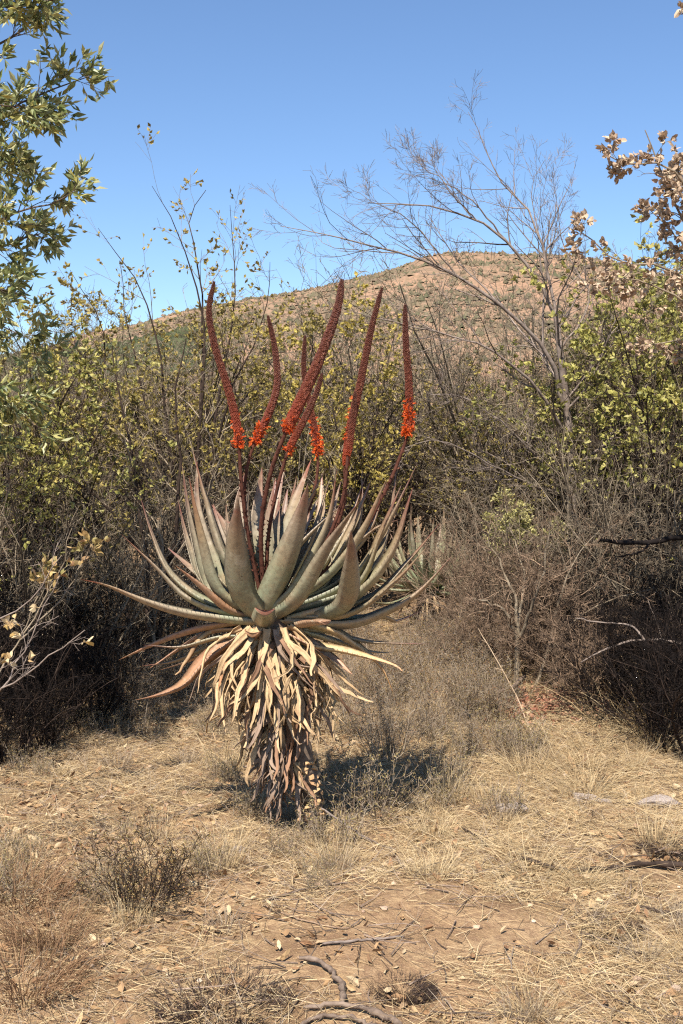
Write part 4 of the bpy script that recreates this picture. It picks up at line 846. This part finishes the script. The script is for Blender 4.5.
# tufts
def tuft(seed, n, L, r, w, lean=.5, mat='straw', P=5, droop=.12):
    g = np.random.default_rng(seed); a = g.uniform(0, 2 * pi, n); rr = r * np.sqrt(g.uniform(0, 1, n)); b = np.stack([rr * np.cos(a), rr * np.sin(a), np.full(n, -.01)], 1)
    d = np.stack([np.cos(a) * lean * g.uniform(.1, 1.3, n), np.sin(a) * lean * g.uniform(.1, 1.3, n), np.ones(n)], 1)
    G = Geo(); G.add(*blades(g, b, d, L * g.uniform(.4, 1.1, n), w * g.uniform(.6, 1.2, n), P, droop, .08)); return G.mesh('blade', M[mat], False)
def herb(seed, n, H, mat='herb', bark='straw_grey'):
    S, Tw, Lf = bush_geo(seed, H, n, .75, twig_n=(5, 3, 0), r0=.0022, wob=.12, up=.04, leaf=('q', 2, .012, .0055, .2), base_r=.08, levels=2)
    return [('stem', S.mesh('stem', M[bark])), ('twig', Tw.mesh('twig', M[bark])), ('foliage', Lf.mesh('foliage', M[mat], False))]
T_straw = [tuft(300 + k, 110, .24, .09, .0032) for k in range(4)]; T_flop = [tuft(310 + k, 150, .30, .12, .003, 1.3, 'straw', 5, .22) for k in range(3)]
T_grey = [tuft(320 + k, 110, .19, .08, .0028, .7, 'straw_grey') for k in range(3)]; T_brown = [tuft(330 + k, 480, .17, .15, .0034, 1.1, 'brown_tuft', 5, .28) for k in range(2)]
T_dark = [tuft(340 + k, 2400, .05, .12, .0030, 1.5, 'dark_tuft', 4, .3) for k in range(2)]
H_tall = [herb(370 + k, 22, .42, 'herb_brown') for k in range(4)]
H_var = [herb(350 + k, 16, .24) for k in range(3)]
def put_tuft(me, x, y, s, label, group, name='grass_tuft', cat='grass tuft'):
    o = thing(name, label, cat, (x, y, hgt(x, y)), group, rng.uniform(0, 6.28)); o.scale = (s, s, s * rng.uniform(.85, 1.2))
    if isinstance(me, list):
        for n_, m_ in me:
            q_ = obj(n_, m_, o)
            if n_ != 'stem': q_['kind'] = 'stuff'
    else:
        q_ = obj('blade', me, o); q_['kind'] = 'stuff'
    return o
def many(n, var, x0, x1, y0, y1, s, label, group, w=cover, **k):
    c_ = 0
    while c_ < n:
        x, y = rng.uniform(x0, x1), rng.uniform(y0, y1)
        if abs(x) > y * .27 + .5 or rng.uniform() > w(np.array(x), np.array(y)): continue
        if np.hypot(x - base[0], y - base[1]) < .16: continue
        z_ = ('near the curved branch' if y < 4.2 else 'around the long grey log' if y < 5.2 and x > .6 else 'around the upright herb clump' if y < 5.2 and x < -.3 else 'close to the aloe trunk' if y < 5.6 else 'beside the red leaf carpet' if x > .3 and y > 7.1 else 'short of the crooked tree' if x > .3 and y > 6.1 else 'near the flat grey stones' if x > .3 else 'behind the aloe trunk' if x > -.5 else 'short of the dark brushwood')
        put_tuft(var[rng.integers(len(var))], x, y, rng.uniform(*s), label + ' ' + z_, group + ' ' + z_, **k); c_ += 1
many(64, T_straw + T_flop + T_flop, .2, 2.6, 4.2, 8.4, (.35, .85), 'tuft of straw-yellow dead grass', 'straw-yellow grass tufts')
many(28, T_flop + T_grey, .1, 1.6, 3.0, 4.6, (.3, .6), 'flattened small tuft of bleached grass', 'flattened bleached grass tufts')
many(46, T_grey + T_straw, -2.4, .2, 3.9, 7.6, (.35, .85), 'thin grey tuft of dead grass', 'thin grey grass tufts')
many(46, H_var, -2.2, .0, 4.0, 7.2, (.4, .8), 'small olive herb with tiny leaves', 'small grey-green herbs', name='herb', cat='herb')
many(44, H_var + T_grey, .12, 1.0, 5.3, 8.0, (.55, 1.05), 'bushy olive-brown herb or grass clump', 'bushy herbs behind the aloe', name='herb', cat='herb')
def one(me, px, py, s, label, **k):
    g = gnd(px, py); return put_tuft(me, g[0], g[1], s, label, None, **k)
one(herb(360, 40, .30, 'herb_brown', 'twig_dark'), 145, 905, 1.0, 'upright dark grey-green herb clump with long thin stalks on open soil', name='herb', cat='herb')
many(16, H_var + T_grey, .35, .95, 7.9, 8.7, (.7, 1.2), 'tall dry clump', 'tall dry clumps')
many(34, H_tall, .05, .85, 6.3, 8.6, (.5, .95), 'knee-high brown-olive herb', 'knee-high brown-olive herbs', w=lambda x, y: .9, name='herb', cat='herb')
many(26, H_tall, -1.6, -.25, 6.3, 7.9, (.45, .85), 'knee-high brown-olive herb', 'knee-high brown-olive herbs', w=lambda x, y: .9, name='herb', cat='herb')
one(herb(361, 26, .34), 372, 818, 1.0, 'leafy herb clump with pale bare stalks growing beside the aloe trunk', name='herb', cat='herb')
one(herb(362, 22, .24), 335, 842, 1.0, 'low dusty herb at the very foot of the aloe trunk', name='herb', cat='herb')
one(T_brown[0], 22, 985, 1.1, 'dense curled brown grass clump at the edge of the bare soil')
one(T_brown[1], 48, 935, .8, 'curled brown grass clump beside the dense one at the bare soil edge')
one(T_brown[1], 15, 900, 1.1, 'brown-grey grass clump beside the herb clump on the open soil')
one(T_dark[0], 222, 1003, 1.5, 'large dark blackened grass stub on the bare soil'); one(T_dark[1], 402, 990, .75, 'small dark blackened grass stub beside the curved branch')
one(T_dark[1], 608, 930, .9, 'dark withered grass stub below the long grey log'); one(T_dark[0], 668, 850, .9, 'dark withered grass stub above the long grey log')
one(T_straw[0], 225, 770, .9, 'grey straw tuft against the dead-leaf skirt')
one(T_flop[0], 660, 735, 1.6, 'big arching straw grass clump at the foot of the dark brushwood'); one(T_flop[1], 610, 725, 1.3, 'arching straw grass clump beside the red leaf carpet')
# ------------------------------------------------------------------ sticks, logs, stones
def path3(pts, lift):
    out = []
    for q in pts:
        if len(q) == 3: out.append(at(*q))
        else: g = gnd(*q); out.append(g + [0, 0, lift])
    return np.array(out)
def stick(name, label, cat, branches, mat, rough=.06, twigs=None, group=None, seed=1):
    """branches: list of (part name, pts, r0, r1, lift)"""
    g = np.random.default_rng(seed); o = None
    for nm, pts, r0, r1, lift in branches:
        P = resample(path3(pts, lift), 20)
        if o is None: o = thing(name, label, cat, P[0], group); org = P[0]
        P = P - org; P[1:-1] += g.normal(0, r0 * .4, (18, 3)); r = np.linspace(r0, r1, 20) * (1 + g.normal(0, rough, 20)); r[0] *= .6; r[-1] *= .4
        V, f = tubes(P[None], r[None], 8); G = Geo(); G.add(V, f); k = len(V)
        f2 = [np.array([[0, 3, 2, 1], [0, 5, 4, 3], [0, 7, 6, 5]]) , np.array([[k - 8, k - 7, k - 6, k - 5], [k - 8, k - 5, k - 4, k - 3], [k - 8, k - 3, k - 2, k - 1]])]
        G.F += f2; G.M += [0, 0]
        obj(nm, G.mesh(nm, M[mat]), o)
        if twigs:
            Tg = Geo(); cp, cr = sprout(g, P[None], r[None], **twigs); Tg.add(*tubes(cp, np.maximum(cr, .001), 4)); cp, cr = sprout(g, cp, cr, n=4, ln=(.3, .6), P=4); Tg.add(*tubes(cp, np.maximum(cr, .001), 3))
            t_ = obj('twig', Tg.mesh('twig', M[mat]), o); t_['kind'] = 'stuff'
    return o
stick('fallen_branch', 'curved grey weathered branch with a forked end lying on the bare soil', 'branch', [('limb', [(299, 964), (318, 967), (333, 978), (342, 994), (343, 1010)], 0.0079, 0.0094, 0.0186), ('limb', [(303, 1013), (335, 1010), (365, 1014), (402, 1030)], 0.0065, 0.0101, 0.0161), ('limb', [(300, 1030), (318, 1021), (350, 1022), (380, 1034)], 0.0058, 0.0072, 0.0136)], 'grey_wood', .18)
stick('fallen_log', 'long thin grey log half hidden in dead grass', 'log', [('limb', [(520, 862), (560, 874), (610, 873), (650, 868), (700, 872)], 0.0079, 0.0122, 0.0186)], 'twig_dark', .2)
stick('fallen_log', 'short dark reddish log end lying in leaf litter', 'log', [('limb', [(640, 910), (665, 916), (710, 924)], 0.0058, 0.0101, 0.0124)], 'twig_dark', .12)
stick('fallen_stick', 'pale forked stick on the soil before the aloe trunk', 'stick', [('limb', [(262, 904), (298, 893), (326, 887), (352, 884)], 0.0043, 0.0029, 0.0074), ('limb', [(298, 893), (285, 884), (270, 884)], 0.0022, 0.0014, 0.0074)], 'grey_wood')
stick('fallen_stick', 'thin reddish-brown stick lying across the bare soil', 'stick', [('limb', [(262, 907), (300, 921), (340, 930), (352, 928)], 0.0029, 0.0022, 0.0062)], 'twig_red')
stick('fallen_stick', 'short bleached stick on the bare soil above the curved branch', 'stick', [('limb', [(322, 946), (352, 943), (405, 938)], 0.0050, 0.0036, 0.0062)], 'twig_pale')
stick('fallen_stick', 'straight pale stick leaning from the foot of the aloe trunk', 'stick', [('limb', [(321, 808, 5.02), (345, 824, 4.98), (372, 843), (398, 853)], 0.0043, 0.0043, 0.0074)], 'twig_pale')
stick('fallen_stick', 'short dark stick poking from the straw', 'stick', [('limb', [(462, 831), (476, 839), (490, 852)], 0.0043, 0.0029, 0.0124)], 'twig_dark')
stick('fallen_stick', 'small pale forked twig standing up from the soil', 'stick', [('limb', [(512, 975), (511, 962), (514, 950)], 0.0022, 0.0014, 0.0124), ('limb', [(511, 965), (506, 955), (503, 946)], 0.0014, 0.0011, 0.0124)], 'twig_pale')
stick('fallen_stick', 'grey stick end on the soil near the small forked twig', 'stick', [('limb', [(512, 985), (520, 1005), (522, 1030)], 0.0043, 0.0043, 0.0062)], 'grey_wood')
stick('fallen_branch', 'pile of grey dead limbs fanning out beside the crooked tree', 'branch', [('limb', [(462, 722), (485, 706), (510, 688, 7.3), (525, 676, 7.4)], .012, .014, .03), ('limb', [(470, 716), (478, 700, 7.2), (484, 690, 7.2), (482, 688, 7.15)], .010, .008, .02), ('limb', [(490, 716), (506, 700, 7.3), (520, 690, 7.4)], .018, .016, .03), ('limb', [(440, 714), (455, 706), (468, 700)], .007, .006, .02)], 'grey_wood', .1)
stick('dead_stalk', 'long straight pale stalk leaning in front of the crooked tree', 'stalk', [('stem', [(548, 772), (530, 728, 6.6), (508, 680, 6.9), (478, 628, 7.1)], .004, .0025, .0)], 'stalk_pale', .05, dict(n=3, t=(.4, .95), ang=(30, 50), ln=(.05, .1), P=4))
stick('dead_branch', 'pale arching bare branch in front of the dark brushwood', 'branch', [('limb', [(720, 655, 6.7), (680, 643, 6.7), (640, 640, 6.7), (608, 648, 6.7), (580, 663, 6.7)], .010, .004, 0), ('limb', [(645, 640, 6.7), (635, 628, 6.75), (622, 624, 6.8), (598, 622, 6.8), (575, 618, 6.8)], .006, .003, 0)], 'twig_pale')
stick('dead_branch', 'thick black charred branch jutting out above the dark brushwood', 'branch', [('limb', [(600, 540, 7.2), (625, 543, 7.2), (650, 542, 7.2), (700, 536, 7.3), (760, 540, 7.4)], .011, .024, 0), ('limb', [(650, 542, 7.2), (640, 552, 7.1), (615, 556, 7.0)], .007, .003, 0)], 'black_wood_and_shade', .12, dict(n=6, t=(.1, .9), ang=(30, 60), ln=(.15, .35), P=5))
stick('dead_stalk', 'thin pale stalks standing at the end of the dark brushwood', 'stalk', [('stem', [(672, 738), (668, 690, 6.9), (662, 640, 6.9), (648, 600, 6.9)], .004, .002, 0), ('stem', [(655, 735), (640, 700, 6.8), (600, 655, 6.8)], .004, .002, 0)], 'twig_pale')
stick('pale_trunk', 'pale grey bare sapling trunk standing behind the drooping aloe leaves', 'trunk', [('stem', [(158, 705), (160, 670, 7.6), (152, 620, 7.6), (163, 570, 7.6), (158, 520, 7.6)], .018, .008, 0)], 'twig_grey', .08, dict(n=8, t=(.4, 1), ang=(25, 60), ln=(.3, .6), P=6))
# foreground twigs with a few curled leaves, and a leafy sprig
f1 = gfoot(at(-60, 760, 4.6)[0], 4.6)
limb_tree('dry_twigs', 'pale bare twigs carrying a few curled cream leaves in front of the brushwood', 'twigs', f1, [(-58, 800, 4.6), (-55, 760, 4.6)],
  [([(-55, 760, 4.6), (-20, 640, 4.6), (30, 600, 4.55), (62, 555, 4.5)], .005, .0015), ([(-55, 760, 4.6), (-10, 700, 4.6), (45, 660, 4.5), (85, 630, 4.45)], .005, .0015),
   ([(-55, 760, 4.6), (0, 690, 4.7), (30, 640, 4.75), (60, 575, 4.8)], .004, .0015), ([(-55, 760, 4.6), (-30, 700, 4.5), (0, 670, 4.4), (22, 655, 4.4)], .004, .0015)],
  'twig_pale', 'twig_pale', 'pale_leaf', ('r', 3, .034, .021, .55, .22), [dict(n=8, t=(.4, 1), ang=(25, 55), ln=(.1, .22), P=5, wob=.12), dict(n=2, t=(.3, 1), ang=(25, 60), ln=(.3, .6), P=4, lmin=.04)], 41, leafname='foliage', trunk_r=.007)
M['sprig_leaf'] = leafmat('mixed_sprig_leaf', [c(190, 152, 98), c(146, 136, 80), c(198, 166, 116), c(160, 122, 90)], .6, .25)
limb_tree('leafy_sprig', 'leaning sprig with a cluster of tan and yellow-green leaves at its tip', 'sprig', gfoot(-1.5, 5.2), [(-38, 780, 5.2), (-30, 720, 5.2)],
  [([(-30, 720, 5.2), (20, 640, 5.3), (55, 580, 5.4), (72, 528, 5.4)], .005, .0015), ([(20, 640, 5.3), (60, 600, 5.4), (85, 560, 5.45), (96, 535, 5.45)], .004, .0015), ([(20, 640, 5.3), (40, 590, 5.3), (50, 550, 5.3)], .003, .0015)],
  'twig_grey', 'twig_grey', 'sprig_leaf', ('r', 4, .036, .024, .35, .8), [dict(n=6, t=(.6, 1), ang=(30, 65), ln=(.1, .2), P=5, wob=.12), dict(n=2, t=(.3, 1), ang=(25, 60), ln=(.3, .6), P=4, lmin=.04)], 42, leafname='foliage', trunk_r=.006)
# stones
def rock(seed):
    g = np.random.default_rng(seed); import bmesh
    bm = bmesh.new(); bmesh.ops.create_icosphere(bm, subdivisions=3, radius=1)
    dirs = norm(g.normal(size=(14, 3))); off = g.uniform(.62, .92, 14)
    for v in bm.verts:
        p_ = np.array(v.co); m_ = p_ @ dirs.T; k_ = np.max(m_ / off); p_ = p_ / max(k_, .85); p_ = p_ * (1 + .05 * g.normal())
        v.co = p_
    me = bpy.data.meshes.new('stone'); bm.to_mesh(me); bm.free(); me.materials.append(M['rock']); return me
for k, (px, py, sx, sy, sz_, lab) in enumerate([(510, 812, .075, .05, .035, 'flat pale grey stone beside an orange leaf in the straw'), (660, 806, .10, .06, .035, 'broad flat grey stone half buried in straw above the long log'), (606, 803, .022, .018, .016, 'small round cream stone in the straw'), (588, 800, .09, .04, .02, 'low grey stone slab sunk in the straw between other stones'), (240, 852, .03, .025, .02, 'small tan stone on the soil near the aloe trunk')]):
    g = gnd(px, py); o = obj('stone', rock(400 + k), None, lab, 'stone', None, None, tuple(g + [0, 0, sz_ * .3])); o.scale = (sx, sy, sz_); o.rotation_euler = (rng.normal(0, .1), rng.normal(0, .1), rng.uniform(-.5, .5))
